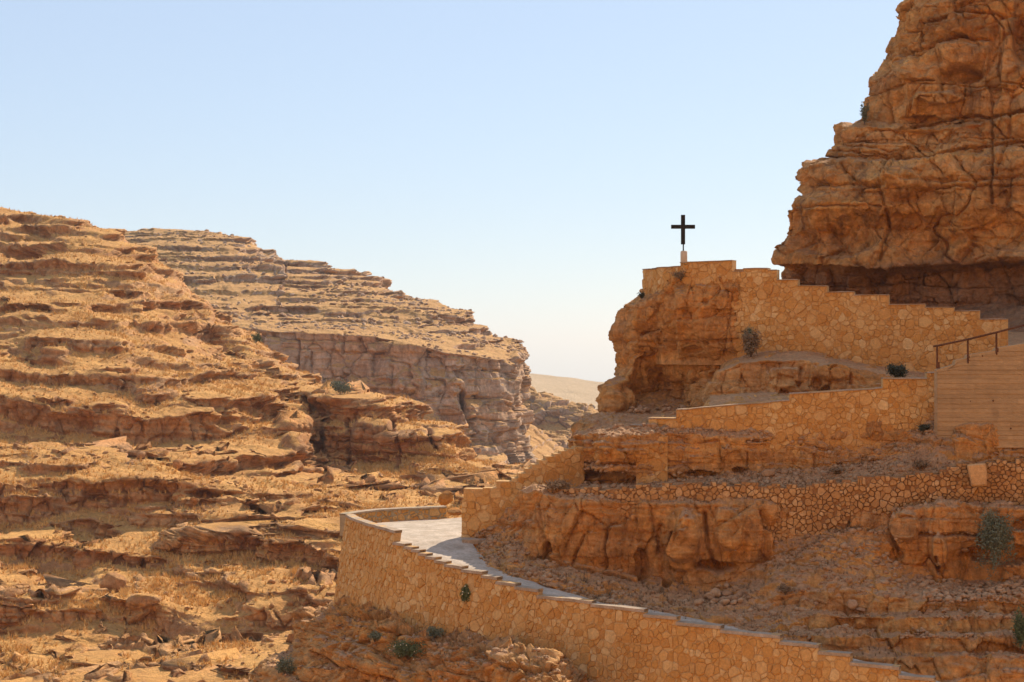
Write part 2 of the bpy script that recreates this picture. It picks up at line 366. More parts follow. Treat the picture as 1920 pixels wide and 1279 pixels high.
# ------------------------------------------------------------------ terracing of slopes
def terrace(G, T, seed, dip=0.0, b=0.5, rz=0.62, rh=0.08, warp=0.8, lo=-0.35, hi=0.25, msize=30, mn=0.0, sx=1.0, sy=0.5, mul=1.0):
    """turn a slope into risers and treads; returns the new grid and how far each point belongs to a tread"""
    n, h = outward(G, 0.0, 6)
    tan = np.clip(np.sqrt(n[..., 0] ** 2 + n[..., 1] ** 2) / (np.abs(n[..., 2]) + 1e-3), 0.3, 3.0)
    mul = mul * (1 - sst(1.0, 2.2, blur(tan[..., None], 5)[..., 0]))
    tan = np.clip(blur(tan[..., None], 25)[..., 0], 0.35, 1.5); h = blur(h, 25); h /= np.linalg.norm(h, axis=-1, keepdims=True) + 1e-9
    cum = layers(T, seed, 0.6)
    s = G[..., 0] * sx + G[..., 1] * sy
    zz = G[..., 2] + dip * s + warp * T * fbm(G, 9 * T, 4, seed + 1) + 0.22 * T * fbm(G, 1.6 * T, 3, seed + 2)
    k = np.clip(np.searchsorted(cum, zz) - 1, 0, len(cum) - 2)
    th = cum[k + 1] - cum[k]; f = (zz - cum[k]) / th
    zs = np.where(f < b, rz * f / b, rz + (1 - rz) * (f - b) / (1 - b))
    hs = np.where(f < b, rh * f / b, rh + (1 - rh) * (f - b) / (1 - b))
    m = np.clip(mn + sst(lo, hi, fbm(G, msize, 3, seed + 4) + 0.5 * h3(k, k * 0 + 5, k * 0 + seed)), 0, 1) * mul
    out = G.copy()
    out[..., 2] += m * th * (zs - f)
    out -= h * (m * th / tan * (hs - f))[..., None]
    return out, np.where(f < b, 0.0, 1.0) * m, m * (f < b)

def carve(G, cracks=(), hollows=(), wob=2.0, ws=3.0):
    """joints (polylines) and hollows / swellings (ellipses) of a rock face; photograph pixels only say where on the face they sit"""
    x = 960 + G[..., 0] / G[..., 1] * F + wob * fbm(G, ws, 3, 301); y = 640 - G[..., 2] / G[..., 1] * F + wob * fbm(G, ws, 3, 302)
    d = np.zeros(x.shape)
    for pts, dep, w in cracks:
        m = np.full(x.shape, 1e9)
        for (ax, ay), (bx, by) in zip(pts[:-1], pts[1:]):
            L2 = (bx - ax) ** 2 + (by - ay) ** 2; t = np.clip(((x - ax) * (bx - ax) + (y - ay) * (by - ay)) / L2, 0, 1)
            m = np.minimum(m, (x - ax - t * (bx - ax)) ** 2 + (y - ay - t * (by - ay)) ** 2)
        d = np.minimum(d, -dep * np.exp(-m / w ** 2)) if dep > 0 else d - dep * np.exp(-m / w ** 2)
    for cx, cy, rx, ry, dep in hollows:
        q = np.sqrt(((x - cx) / rx) ** 2 + ((y - cy) / ry) ** 2)
        d = d - dep * (1 - sst(0.72, 1.08, q))
    return d

# gorge cliff and the hill above it (middle distance)
X = [150, 210, 290, 360, 430, 480, 520, 560, 620, 690, 745, 815, 838, 880, 930, 960, 975, 990]
def L(y, d): return row(y, d, X)
rows = [
 L([485, 475, 468, 472, 480, 505, 528, 535, 545, 565, 595, 602, 620, 640, 674, 690, 700, 720], [800, 790, 780, 770, 750, 740, 730, 720, 710, 700, 690, 675, 660, 650, 635, 615, 600, 590]),
 L([450, 438, 429, 433, 443, 468, 490, 495, 506, 525, 557, 563, 580, 600, 634, 640, 646, 662], [700, 690, 680, 665, 650, 640, 630, 620, 610, 600, 590, 575, 560, 550, 535, 525, 520, 518]),
 L([490, 475, 465, 470, 480, 500, 515, 525, 540, 555, 572, 590, 602, 615, 640, 646, 652, 672], [640, 630, 620, 610, 600, 590, 585, 575, 565, 555, 545, 535, 525, 520, 515, 512, 510, 512]),
 L([560, 560, 560, 565, 575, 585, 595, 600, 605, 610, 617, 628, 635, 642, 655, 660, 668, 690], [540, 535, 530, 525, 520, 515, 510, 505, 500, 497, 495, 492, 490, 490, 490, 495, 500, 510]),
 L([620, 615, 612, 612, 615, 618, 622, 624, 627, 632, 640, 655, 662, 668, 680, 688, 694, 700], [480, 478, 476, 474, 470, 468, 465, 462, 462, 460, 458, 458, 458, 460, 466, 475, 490, 505]),
 L([650, 648, 646, 645, 645, 645, 645, 645, 648, 660, 672, 684, 690, 694, 698, 705, 712, 720], [478, 476, 474, 472, 469, 467, 464, 461, 461, 459, 457, 457, 457, 459, 465, 474, 489, 503]),
 L([700, 700, 700, 700, 700, 700, 700, 700, 702, 708, 715, 722, 725, 730, 735, 738, 742, 748], [476, 474, 472, 470, 467, 465, 462, 459, 459, 457, 455, 454, 454, 456, 463, 472, 487, 501]),
 L([740, 740, 740, 740, 740, 740, 738, 735, 742, 750, 752, 755, 757, 760, 764, 767, 770, 773], [473, 471, 469, 467, 464, 462, 459, 456, 455, 453, 451, 451, 452, 453, 460, 469, 484, 499]),
 L([800, 800, 800, 800, 800, 800, 800, 800, 800, 800, 800, 806, 806, 806, 806, 806, 806, 806], [430, 430, 430, 430, 430, 430, 430, 430, 430, 432, 436, 444, 448, 450, 457, 466, 481, 497]),
 L([860, 860, 860, 860, 860, 860, 860, 860, 860, 860, 858, 856, 855, 854, 854, 852, 850, 850], [405, 405, 405, 405, 405, 405, 405, 405, 405, 408, 414, 428, 436, 443, 451, 461, 477, 494]),
 L([950] * 18, [355, 355, 355, 355, 355, 355, 355, 357, 360, 364, 370, 380, 390, 400, 412, 430, 450, 480])]
G = loft(rows, 1.8, 0.2, 3)
up = 0.25 + 0.75 * sst(-2, 3, G[..., 2])
G, tr, ri = terrace(G, 4.2, 31, dip=0.02, msize=50, mn=0.1, mul=up)
G, tr2, ri2 = terrace(G, 2.0, 33, dip=0.02, msize=40, lo=-0.7, hi=-0.2, mul=up, warp=0.9, b=0.5, rz=0.6)
G, tr2, ri2 = terrace(G, 1.0, 34, dip=0.02, msize=30, lo=-0.5, hi=0.0, mul=up, warp=0.9)
n, h = outward(G, 0.3, 3)
face = 1 - sst(0.5, 0.8, np.abs(blur(n, 3)[..., 2]))
G = G + h * ((0.25 + face) * strata(G, 6.0, 12, 0.8, 1.2, 0.9, 0.35, seed=35))[..., None]
G = G + h * ((0.2 + face) * strata(G, 1.5, 4, 0.3, 0.4, 0.25, 0.16, seed=36))[..., None]
G = G + h * (2.2 * face * fbm(G, 22, 3, 8, zs=0.3) + 0.45 * fbm(G, 3.0, 4, 9))[..., None]
G = G + h * carve(G, [([(557, 640), (556, 690), (553, 722)], 4, 3), ([(646, 624), (644, 662)], 1.5, 2), ([(583, 660), (584, 695)], 2, 2), ([(868, 738), (872, 770), (880, 800)], 5, 4),
   ([(560, 655), (700, 662), (745, 672)], 0.7, 2), ([(870, 745), (960, 748)], 1.6, 2), ([(850, 690), (960, 700)], 1, 2), ([(870, 785), (965, 790)], 1.5, 2), ([(735, 690), (733, 735)], 1.5, 2.5)],
   [(770, 715, 30, 22, -2.0), (855, 725, 14, 16, -2), (880, 650, 30, 7, 2), (700, 735, 60, 8, 1.5), (865, 790, 6, 26, -2), (970, 668, 14, 12, -2)], 6, 8)[..., None]
til, f21, idv = worley(G + np.stack([fbm(G, 6, 3, 180 + q) for q in range(3)], -1) * 1.5, 6.5, 9, 0.8)
G = G + h * (face * (0.9 * idv + 1.6 * til - 0.7 * np.exp(-(f21 / 0.05) ** 2)))[..., None]
grid_obj('gorge_cliff', G, M_mid, {'soil': slope_attr(G, 0.5, 0.75, 6, 0.25, 6)})

sa = slope_attr(G, 0.6, 0.85, 7, 0.2, 4)
o = scatter('scree', G, sa, 6000, 0.5, M_mid, 9, False, 30); o['label'] = 'loose scree on the ledges of the gorge cliff'; o['category'] = 'scree'
# near hillside on the left
X = [-120, 0, 60, 120, 190, 260, 330, 400, 460, 540, 600, 660, 740, 830, 880, 930, 985, 1040]
rows = [
 L([430, 440, 446, 454, 473, 514, 562, 628, 666, 738, 768, 782, 812, 850, 905, 916, 920, 924], [400] * 18),
 L([388, 400, 406, 414, 433, 474, 522, 588, 626, 698, 728, 742, 775, 812, 865, 876, 880, 884], [352, 348, 346, 342, 336, 328, 322, 314, 306, 296, 286, 282, 276, 270, 268, 266, 262, 258]),
 L([425, 440, 445, 450, 464, 492, 536, 600, 634, 706, 734, 748, 782, 818, 868, 879, 884, 888], [335, 332, 330, 326, 322, 316, 311, 305, 299, 288, 276, 272, 268, 264, 262, 260, 256, 252]),
 L([485, 488, 490, 492, 502, 520, 556, 616, 648, 717, 750, 764, 796, 828, 872, 882, 887, 891], [308, 306, 305, 304, 302, 300, 298, 293, 288, 278, 266, 263, 261, 259, 257, 255, 251, 247]),
 L([505, 512, 515, 517, 522, 542, 582, 655, 676, 745, 790, 800, 830, 842, 876, 886, 891, 895], [306, 304, 303, 302, 300, 296, 293, 290, 283, 272, 262, 260, 258, 256, 255, 252, 248, 244]),
 L([600, 605, 608, 610, 615, 630, 660, 690, 705, 765, 830, 840, 852, 858, 880, 890, 895, 899], [279, 278, 277, 276, 276, 275, 274, 273, 270, 266, 260, 258, 256, 255, 253, 250, 246, 242]),
 L([700, 702, 705, 708, 712, 720, 735, 750, 765, 800, 868, 876, 882, 868, 886, 896, 900, 904], [259, 258, 257, 256, 256, 256, 257, 258, 259, 260, 258, 256.5, 255, 253, 250, 247, 243, 238]),
 L([775, 775, 777, 778, 778, 778, 782, 790, 800, 835, 880, 890, 900, 890, 895, 904, 908, 912], [249, 248, 248, 248, 248, 249, 250, 252, 254, 256, 256, 255, 253, 250, 247, 244, 240, 234]),
 L([822, 825, 832, 836, 838, 838, 836, 830, 830, 858, 893, 908, 918, 912, 912, 918, 920, 924], [246, 245, 245, 245, 245, 246, 247, 249, 251, 253, 254, 253, 251, 247, 244, 240, 236, 230]),
 L([870, 868, 866, 866, 868, 872, 878, 885, 890, 900, 910, 922, 930, 930, 932, 935, 938, 940], [233, 233, 233, 233, 233, 233, 234, 235, 237, 239, 241, 239, 234, 229, 226, 224, 222, 220]),
 L([908, 906, 905, 905, 906, 907, 909, 912, 918, 925, 935, 945, 948, 948, 950, 952, 955, 958], [226, 226, 226, 226, 226, 226, 226, 226, 227, 228, 228, 226, 222, 218, 215, 213, 211, 210]),
 L([940, 945, 950, 955, 960, 962, 962, 962, 962, 962, 968, 975, 978, 978, 980, 982, 985, 988], [224, 224, 224, 225, 225, 225, 225, 225, 225, 225, 224, 220, 216, 212, 210, 208, 206, 205]),
 L([1002, 1002, 1004, 1008, 1012, 1008, 1003, 1003, 1000, 1000, 1005, 1010, 1015, 1020, 1020, 1020, 1020, 1020], [222, 222, 222, 222, 222, 221, 221, 221, 221, 221, 218, 214, 210, 206, 204, 202, 200, 200]),
 L([1030, 1020, 1012, 1020, 1035, 1030, 1022, 1014, 1012, 1018, 1030, 1040, 1045, 1050, 1050, 1050, 1050, 1050], [214, 215, 216, 216, 213, 213, 214, 214, 214, 213, 211, 208, 205, 202, 200, 200, 200, 200]),
 L([1070, 1068, 1068, 1070, 1080, 1065, 1062, 1062, 1062, 1062, 1070, 1080, 1085, 1090, 1090, 1090, 1090, 1090], [211, 212, 213, 213, 210, 211, 212, 212, 211, 210, 208, 205, 202, 200, 199, 199, 199, 199]),
 L([1120, 1112, 1110, 1112, 1120, 1118, 1138, 1150, 1146, 1132, 1130, 1135, 1140, 1145, 1145, 1145, 1145, 1145], [199, 199, 199, 199, 199, 198, 197, 196, 196, 197, 197, 196, 196, 196, 196, 196, 196, 196]),
 L([1190, 1190, 1185, 1180, 1160, 1172, 1195, 1204, 1200, 1178, 1170, 1170, 1175, 1180, 1180, 1180, 1180, 1180], [196, 196, 196, 196, 197, 196, 195, 194, 194, 195, 195, 195, 195, 195, 195, 195, 195, 195]),
 L([1230, 1225, 1222, 1218, 1210, 1215, 1225, 1228, 1225, 1215, 1210, 1210, 1215, 1220, 1220, 1220, 1220, 1220], [189, 189, 189, 189, 189, 189, 189, 189, 189, 189, 189, 189, 189, 189, 189, 189, 189, 189]),
 L([1290] * 18, [180] * 18),
 L([1500] * 18, [158] * 18)]
rows = [[(x, y, 142 + (d - 180) * 1.38) for x, y, d in r] for r in rows]
G = loft(rows, 1.75, 0.12, 3)
n, h = outward(G, 0.2, 5)
edge = sst(0, 60, np.arange(G.shape[0]))[:, None]
G = G + h * (edge * (1.6 * fbm(G, 26, 3, 71) + 1.3 * fbm(G, 9, 3, 72)))[..., None]
G[..., 2] += edge * (0.9 * fbm(G, 16, 3, 73) + 0.4 * fbm(G, 5, 3, 74))
G, tr, ri = terrace(G, 3.4, 47, dip=0.05, msize=18, warp=1.5, lo=-0.3, hi=0.2, b=0.55, rz=0.66)
G, tr2, ri2 = terrace(G, 1.4, 43, dip=0.04, msize=8, warp=1.5, lo=-0.25, hi=0.25, b=0.55, rz=0.66)
n, h = outward(G, 0.3, 3)
face = 1 - sst(0.45, 0.8, np.abs(blur(n, 3)[..., 2]))
GW = G + np.stack([fbm(G, 2.5, 3, 80 + q) for q in range(3)], -1) * 0.8
G[..., 2] += 0.3 * fbm(G, 3.0, 4, 75)
til, f21, idv = worley(GW, 2.4, 5, 0.6)
G = G + h * ((0.02 + face) * strata(G, 1.9, 2.6, 0.28, 0.35, 0.35, 0.16, dip=0.04, seed=45))[..., None]
G = G + h * (face * (0.6 * idv + 0.65 * til - 0.4 * np.exp(-(f21 / 0.07) ** 2)))[..., None]
G = G + h * ((0.15 + face) * strata(G, 0.55, 1.2, 0.16, 0.14, 0.16, 0.07, dip=0.04, seed=46))[..., None]
G = G + h * (1.5 * face * fbm(G, 9, 3, 18, zs=0.4) + 0.35 * fbm(G, 2.0, 4, 19))[..., None]
G[..., 2] += 0.22 * fbm(G, 1.1, 4, 20) * (1 - face)
G = G + h * carve(G, [([(600, 775), (604, 830), (602, 866)], 1.8, 4), ([(652, 790), (655, 850), (657, 880)], 1.4, 3), ([(733, 795), (745, 850), (743, 875)], 1.4, 3), ([(800, 800), (812, 838)], 2, 3), ([(562, 740), (580, 790), (598, 840)], 1.4, 5), ([(652, 850), (740, 850), (830, 850)], 1.5, 3)],
   [(178, 930, 26, 12, 1.6), (385, 925, 40, 8, 2.2), (240, 552, 26, 7, 1.5), (40, 478, 36, 7, 1.5), (440, 1195, 60, 6, 1.5),
    (550, 790, 34, 55, -1.5), (700, 820, 40, 45, -1.0), (370, 600, 26, 34, -1.2)], 10, 7)[..., None]
HILL = G
PATCH['left_hillside'] = G
grid_obj('left_hillside', G, M_hill, {'soil': slope_attr(G, 0.68, 0.93, 7, 0.26, 4)})

M_grass = simple('dry_grass', (0.66, 0.38, 0.115), (0.78, 0.50, 0.19), 0.8, 0.0)
sa = slope_attr(HILL, 0.6, 0.85, 7, 0.2, 4)
o = scatter('dry_grass', HILL, sa, 26000, 0.42, M_grass, 5, True, 30); o['label'] = 'golden dry grass tufts growing over the ledges of the left hillside'; o['category'] = 'grass'
o = scatter('scattered_rocks', HILL, sa, 6000, 0.22, M_hill, 6, False, 30); o['label'] = 'small rocks strewn over the ledges of the left hillside'; o['category'] = 'rocks'

# ------------------------------------------------------------------ right-hand rocks
def rock_patch(name, rows, m=None, step=1.25, T=1.1, WD=2.2, al=0.22, ab=0.16, cr=0.16, big=0.6, bigs=6, fine=0.10, small=0.08, seed=50, flat=0.3, slo=0.6, shi=0.85, sm=3, cells=0.0, csize=1.5, groove=0.0, soilmul=1.0, dip=0.0, wd=0.35, treadamp=0.2, pillar=0.0, cracks=(), hollows=(), rubble=0, rsize=0.07, czs=0.75):
    G = loft(rows, step, wd, sm)
    n, h = outward(G, flat, 4)
    face = treadamp + (1 - treadamp) * (1 - sst(0.5, 0.85, np.abs(blur(n, 2)[..., 2])))
    G0 = G; GW = G + np.stack([fbm(G, 1.6, 4, seed + 80 + q) for q in range(3)], -1) * 0.18
    d = big * fbm(G, bigs, 3, seed + 1, zs=0.7) * face
    if pillar: d = d + face * pillar * (0.6 - np.abs(fbm(GW, bigs * 0.45, 2, seed + 21, zs=0.16)) * 2.4)
    d = d + face * strata(G, T, WD, al, ab, cr, 0.06, dip=dip, seed=seed)
    d = d + face * strata(G, T * 0.3, WD * 0.4, small, small, small * 0.9, 0.03, dip=dip, seed=seed + 2)
    if cells:
        for q_, (cs_, am_) in enumerate(((csize, 1.0), (csize * 0.4, 0.5))):
            til, f21, idv = worley(GW, cs_, seed + q_, czs)
            d = d + face * cells * am_ * (0.9 * idv + 1.5 * til - 0.7 * np.exp(-(f21 / 0.05) ** 2))
    if groove: d = d + groove * face * fbm(G, 1.4, 4, seed + 7, zs=0.18)
    d = d + fine * (fbm(G, 0.9, 5, seed + 4, 0.65) + 0.5 * np.abs(fbm(G, 0.5, 4, seed + 5, 0.65)))
    if cracks or hollows: d = d + carve(G0, cracks, hollows, 5.0, 1.4)
    G = G + h * d[..., None]
    G[..., 2] += 0.5 * fine * fbm(G, 0.5, 4, seed + 6)
    sa = slope_attr(G, slo, shi, seed, 0.2, 1.5); PATCH[name] = G
    if rubble:
        o = scatter('rubble', G, sa + 0.02, rubble, rsize, M_loose, seed); o['label'] = 'small rubble strewn over the ' + name.replace('_', ' '); o['category'] = 'rubble'
    at_ = {'soil': soilmul * sa}
    if m is M_cliff: at_['shaded_bed'] = 1 - sst(-0.35, 0.35, G0[..., 2] - 4.35 - 0.045 * (G0[..., 0] - 17) + 0.3 * fbm(G0, 3, 3, 5))    # brown bed at the cliff foot, recess shade partly painted into its colour
    return grid_obj(name, G, m or M_near, at_, smooth=False), G

# the high cliff, upper right
X = [1445, 1500, 1570, 1660, 1760, 1860, 1960, 2080]
rows = [
 [(1800, -120, 128), (1810, -130, 124), (1820, -130, 120), (1830, -130, 116), (1850, -330, 113), (1900, -400, 111), (1980, -400, 109), (2080, -400, 108)],
 [(1760, -60, 125), (1730, -60, 117), (1740, -60, 114), (1765, -60, 111), (1800, -60, 109), (1880, -60, 107), (1970, -60, 106), (2080, -60, 105)],
 [(1720, 20, 122), (1683, 15, 115), (1690, 15, 112), (1720, 15, 109.5), (1780, 10, 107.5), (1870, 10, 106), (1965, 10, 105), (2080, 10, 104)],
 [(1700, 95, 121), (1669, 95, 113), (1676, 95, 111), (1712, 95, 108.5), (1775, 95, 107), (1868, 95, 105), (1965, 95, 104), (2080, 95, 103)],
 [(1670, 148, 120), (1634, 148, 112.5), (1650, 148, 109.5), (1700, 150, 107), (1770, 150, 105.5), (1865, 160, 105), (1962, 150, 103.5), (2080, 150, 102)],
 [(1660, 228, 120), (1625, 230, 112.5), (1640, 230, 109), (1695, 232, 107), (1768, 240, 107), (1862, 225, 104.5), (1960, 210, 103), (2080, 200, 101)],
 [(1650, 236, 119), (1570, 237, 111.5), (1600, 238, 107.5), (1680, 240, 106), (1765, 242, 105), (1860, 228, 103.5), (1960, 212, 102), (2080, 205, 101)],
 [(1620, 300, 117), (1568, 298, 110.5), (1592, 296, 107), (1675, 298, 105.5), (1763, 292, 104), (1860, 285, 102.5), (1960, 280, 101), (2080, 280, 100)],
 [(1590, 303, 116), (1518, 305, 109.5), (1565, 303, 106), (1665, 303, 104.5), (1760, 297, 103.2), (1860, 290, 101.5), (1960, 285, 100.3), (2080, 285, 99)],
 [(1570, 345, 115), (1512, 347, 109), (1555, 350, 105), (1660, 350, 103.5), (1758, 345, 102.5), (1858, 340, 101), (1960, 340, 100), (2080, 340, 99)],
 [(1540, 390, 114), (1457, 397, 108), (1530, 385, 104), (1650, 385, 102.5), (1756, 385, 102), (1856, 385, 100.5), (1960, 385, 99.5), (2080, 385, 98)],
 [(1530, 422, 114), (1463, 424, 108), (1530, 425, 105.5), (1650, 430, 104), (1756, 430, 103), (1856, 430, 101.5), (1960, 425, 100), (2080, 425, 98)],
 [(1520, 470, 114), (1442, 470, 108), (1520, 475, 105), (1645, 480, 103), (1756, 478, 102), (1856, 475, 100.5), (1960, 470, 99), (2080, 470, 97)],
 [(1520, 496, 114), (1445, 498, 108), (1520, 500, 104.5), (1645, 505, 102.5), (1756, 502, 101.5), (1856, 495, 100), (1960, 485, 98.5), (2080, 480, 97)],
 [(1520, 504, 115), (1450, 506, 109.5), (1520, 508, 106.5), (1645, 513, 104.5), (1756, 510, 103.5), (1856, 503, 102), (1960, 495, 100.5), (2080, 490, 99)],
 [(1520, 560, 115), (1452, 560, 109.5), (1520, 560, 107), (1645, 565, 105.5), (1756, 570, 104), (1856, 570, 102), (1960, 570, 99), (2080, 570, 97)],
 [(1520, 660, 112), (1452, 660, 107), (1520, 660, 104), (1645, 660, 102), (1756, 660, 100), (1856, 660, 97), (1960, 660, 94), (2080, 660, 92)]]
HC = [([(1690, 237), (1740, 233), (1790, 225), (1830, 217), (1860, 221), (1900, 215), (1970, 205)], 0.8, 3), ([(1858, 190), (1859, 230), (1857, 270), (1862, 330), (1858, 380)], 0.55, 2.6),
      ([(1680, 300), (1760, 291), (1800, 285), (1840, 273), (1880, 272), (1960, 262)], 0.6, 2.5), ([(1702, 38), (1690, 62), (1723, 52)], 0.6, 2.5), ([(1723, 42), (1760, 38), (1790, 18), (1840, 20), (1880, 28)], 0.6, 2.5),
      ([(1722, 45), (1725, 92)], 0.5, 2.5), ([(1690, 104), (1722, 95), (1760, 80), (1790, 68), (1850, 72)], 0.6, 2.5), ([(1445, 502), (1520, 504), (1600, 506), (1650, 509), (1700, 505), (1800, 500), (1860, 492), (1970, 482)], 0.9, 4),
      ([(1664, 300), (1652, 360), (1666, 420), (1650, 490)], 0.35, 3), ([(1572, 272), (1620, 276), (1680, 286)], 0.3, 1.8), ([(1574, 283), (1680, 294), (1760, 300)], 0.3, 1.8), ([(1520, 350), (1600, 345), (1660, 352)], 0.4, 3),
      ([(1868, 330), (1890, 260), (1895, 220)], 0.3, 3), ([(1463, 388), (1560, 384), (1650, 388)], 0.35, 3), ([(1700, 340), (1800, 345), (1960, 330)], 0.35, 3), ([(1668, 175), (1665, 228)], 0.5, 3), ([(1700, 150), (1745, 145)], 0.7, 3)]
HH = [(1800, 137, 52, 17, 1.3), (1799, 66, 12, 4, 0.8), (1918, 75, 22, 48, 1.3), (1725, 222, 45, 7, 0.9), (1864, 115, 17, 85, 0.7), (1700, 125, 24, 26, -0.6), (1765, 183, 48, 13, -0.8), (1800, 100, 40, 22, -0.6), (1775, 45, 45, 24, -0.5), (1690, 345, 40, 26, -0.7),
      (1545, 325, 26, 18, -0.4), (1560, 455, 90, 28, 0.7), (1800, 400, 60, 50, -0.4), (1720, 90, 20, 14, -0.4), (1890, 300, 40, 25, -0.3)]
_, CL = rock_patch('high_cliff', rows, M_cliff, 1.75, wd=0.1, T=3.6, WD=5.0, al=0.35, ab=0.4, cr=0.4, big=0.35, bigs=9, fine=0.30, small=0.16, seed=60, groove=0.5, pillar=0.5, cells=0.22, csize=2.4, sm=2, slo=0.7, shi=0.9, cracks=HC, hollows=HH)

rows = [[(2060, -400, 108.0), (2400, -400, 108.0), (2800, -400, 105.0)], [(2060, -60, 105.0), (2400, -60, 105.0), (2800, -60, 102.0)], [(2060, 10, 104.0), (2400, 10, 104.0), (2800, 10, 101.0)], [(2060, 95, 103.0), (2400, 95, 103.0), (2800, 95, 100.0)], [(2060, 150, 102.0), (2400, 150, 102.0), (2800, 150, 99.0)], [(2060, 200, 101.0), (2400, 200, 101.0), (2800, 200, 98.0)], [(2060, 205, 101.0), (2400, 205, 101.0), (2800, 205, 98.0)], [(2060, 280, 100.0), (2400, 280, 100.0), (2800, 280, 97.0)], [(2060, 285, 99.0), (2400, 285, 99.0), (2800, 285, 96.0)], [(2060, 340, 99.0), (2400, 340, 99.0), (2800, 340, 96.0)], [(2060, 385, 98.0), (2400, 385, 98.0), (2800, 385, 95.0)], [(2060, 425, 98.0), (2400, 425, 98.0), (2800, 425, 95.0)], [(2060, 470, 97.0), (2400, 470, 97.0), (2800, 470, 94.0)], [(2060, 480, 97.0), (2400, 480, 97.0), (2800, 480, 94.0)], [(2060, 490, 99.0), (2400, 490, 99.0), (2800, 490, 96.0)], [(2060, 570, 97.0), (2400, 570, 97.0), (2800, 570, 94.0)], [(2060, 660, 92.0), (2400, 660, 92.0), (2800, 660, 89.0)]]
rock_patch('cliff_continuation', rows, M_cliff, 6, T=4.2, WD=5, al=0.4, ab=0.5, cr=0.4, big=2, seed=66, wd=0.1)

# rock buttress under the cross
rows = [
 [(1260, 520, 104), (1215, 540, 97), (1235, 540, 93), (1258, 522, 90.2), (1300, 520, 89.6), (1345, 520, 89.2), (1385, 520, 89)],
 [(1260, 550, 104), (1203, 556, 97), (1225, 550, 93), (1256, 530, 90), (1300, 527, 89.2), (1345, 525, 88.9), (1385, 525, 88.7)],
 [(1240, 575, 104), (1166, 574, 97), (1195, 570, 92.5), (1250, 560, 90.5), (1262, 560, 89), (1345, 560, 88.6), (1385, 560, 88.4)],
 [(1235, 605, 104), (1156, 605, 97), (1190, 605, 92), (1245, 605, 91), (1260, 605, 89), (1345, 605, 88.5), (1385, 605, 88.4)],
 [(1235, 660, 104), (1157, 660, 97), (1190, 660, 92.5), (1240, 665, 92.4), (1275, 655, 90.4), (1345, 655, 88.6), (1385, 655, 88.4)],
 [(1235, 690, 104), (1160, 688, 97), (1185, 690, 93), (1240, 700, 94), (1290, 695, 91.8), (1345, 680, 89.8), (1385, 675, 89.2)],
 [(1220, 715, 104), (1147, 708, 96), (1175, 712, 92.5), (1235, 730, 94.6), (1290, 730, 93), (1335, 710, 90.5), (1385, 700, 89.8)],
 [(1210, 725, 103), (1126, 722, 95), (1150, 724, 91.5), (1195, 740, 94), (1285, 750, 93), (1325, 735, 90), (1385, 720, 89.5)],
 [(1190, 775, 102), (1121, 775, 94), (1145, 775, 90), (1190, 775, 91.5), (1285, 772, 91.5), (1325, 768, 89), (1385, 760, 88)],
 [(1180, 790, 100), (1088, 788, 91), (1110, 783, 86), (1190, 790, 87), (1285, 785, 85), (1325, 782, 84), (1385, 780, 84)],
 [(1150, 830, 96), (1081, 832, 86), (1100, 830, 82), (1190, 830, 82), (1285, 830, 81), (1325, 830, 81), (1385, 830, 81)]]
rock_patch('cross_buttress', rows, M_near, 1.55, T=1.8, WD=3, al=0.10, ab=0.10, cr=0.08, big=0.5, bigs=4, fine=0.26, small=0.04, seed=70, groove=0.5, pillar=0.3, cells=0.15, csize=1.6, sm=8, slo=0.75, shi=0.95, rubble=300, cracks=[([(1257, 535), (1262, 600), (1264, 660)], 0.5, 5), ([(1165, 640), (1250, 645)], 0.2, 3), ([(1262, 600), (1380, 590)], 0.15, 2), ([(1270, 640), (1380, 640)], 0.25, 3)], hollows=[(1238, 575, 7, 8, 0.6), (1205, 628, 5, 4, 0.4), (1300, 655, 20, 8, 0.5), (1362, 663, 6, 5, 0.4), (1210, 665, 30, 16, 0.5), (1325, 560, 50, 30, -0.15)])

# boulder ledge between the two masonry walls
X = [1290, 1330, 1385, 1440, 1500, 1560, 1620, 1700, 1760, 1850, 2000]
def LX(y, d, x0=0): return row(y, d, [x0, max(x0 + 8, 1330)] + X[2:] if x0 else X)
rows = [
 LX([680, 675, 668, 655, 655, 668, 680, 690, 695, 700, 710], [90, 89.5, 88.8, 88.2, 87.7, 87, 86.5, 86, 85.5, 85, 84], 1352),
 LX([700, 690, 676, 664, 664, 676, 688, 700, 706, 712, 720], [88, 87, 86.3, 86, 85.8, 85.5, 85.2, 84.8, 84.5, 84, 83], 1348),
 LX([705, 697, 682, 676, 676, 682, 694, 708, 712, 720, 730], [86, 85, 84.5, 84.2, 84, 83.8, 84, 84, 83.8, 83, 82], 1345),
 LX([748, 742, 738, 737, 737, 733, 731, 730, 728, 738, 748], [85.5, 84.5, 84, 83.6, 83.4, 83, 83, 82.8, 82.5, 82, 81], 1324),
 LX([765, 750, 745, 743, 742, 738, 736, 734, 731, 745, 755], [83, 83, 82, 81.8, 81.7, 81.5, 81.3, 81, 80.8, 80, 79], 1316),
 LX([800, 790, 780, 775, 770, 765, 760, 750, 745, 760, 770], [80, 79.5, 79.2, 79, 78.8, 78.6, 78.4, 78.2, 78, 77.5, 77], 1296)]
rock_patch('boulder_ledge', rows, M_near, 1.55, T=1.3, WD=1.9, al=0.12, ab=0.12, cr=0.12, big=0.35, bigs=3, fine=0.10, small=0.04, seed=80, cells=0.17, csize=2.2, slo=0.8, shi=0.97, cracks=[([(1503, 692), (1498, 722)], 0.25, 3), ([(1595, 704), (1597, 718)], 0.3, 3)], hollows=[(1560, 700, 34, 18, -0.4), (1470, 708, 40, 22, -0.3), (1530, 722, 10, 12, 0.4)])

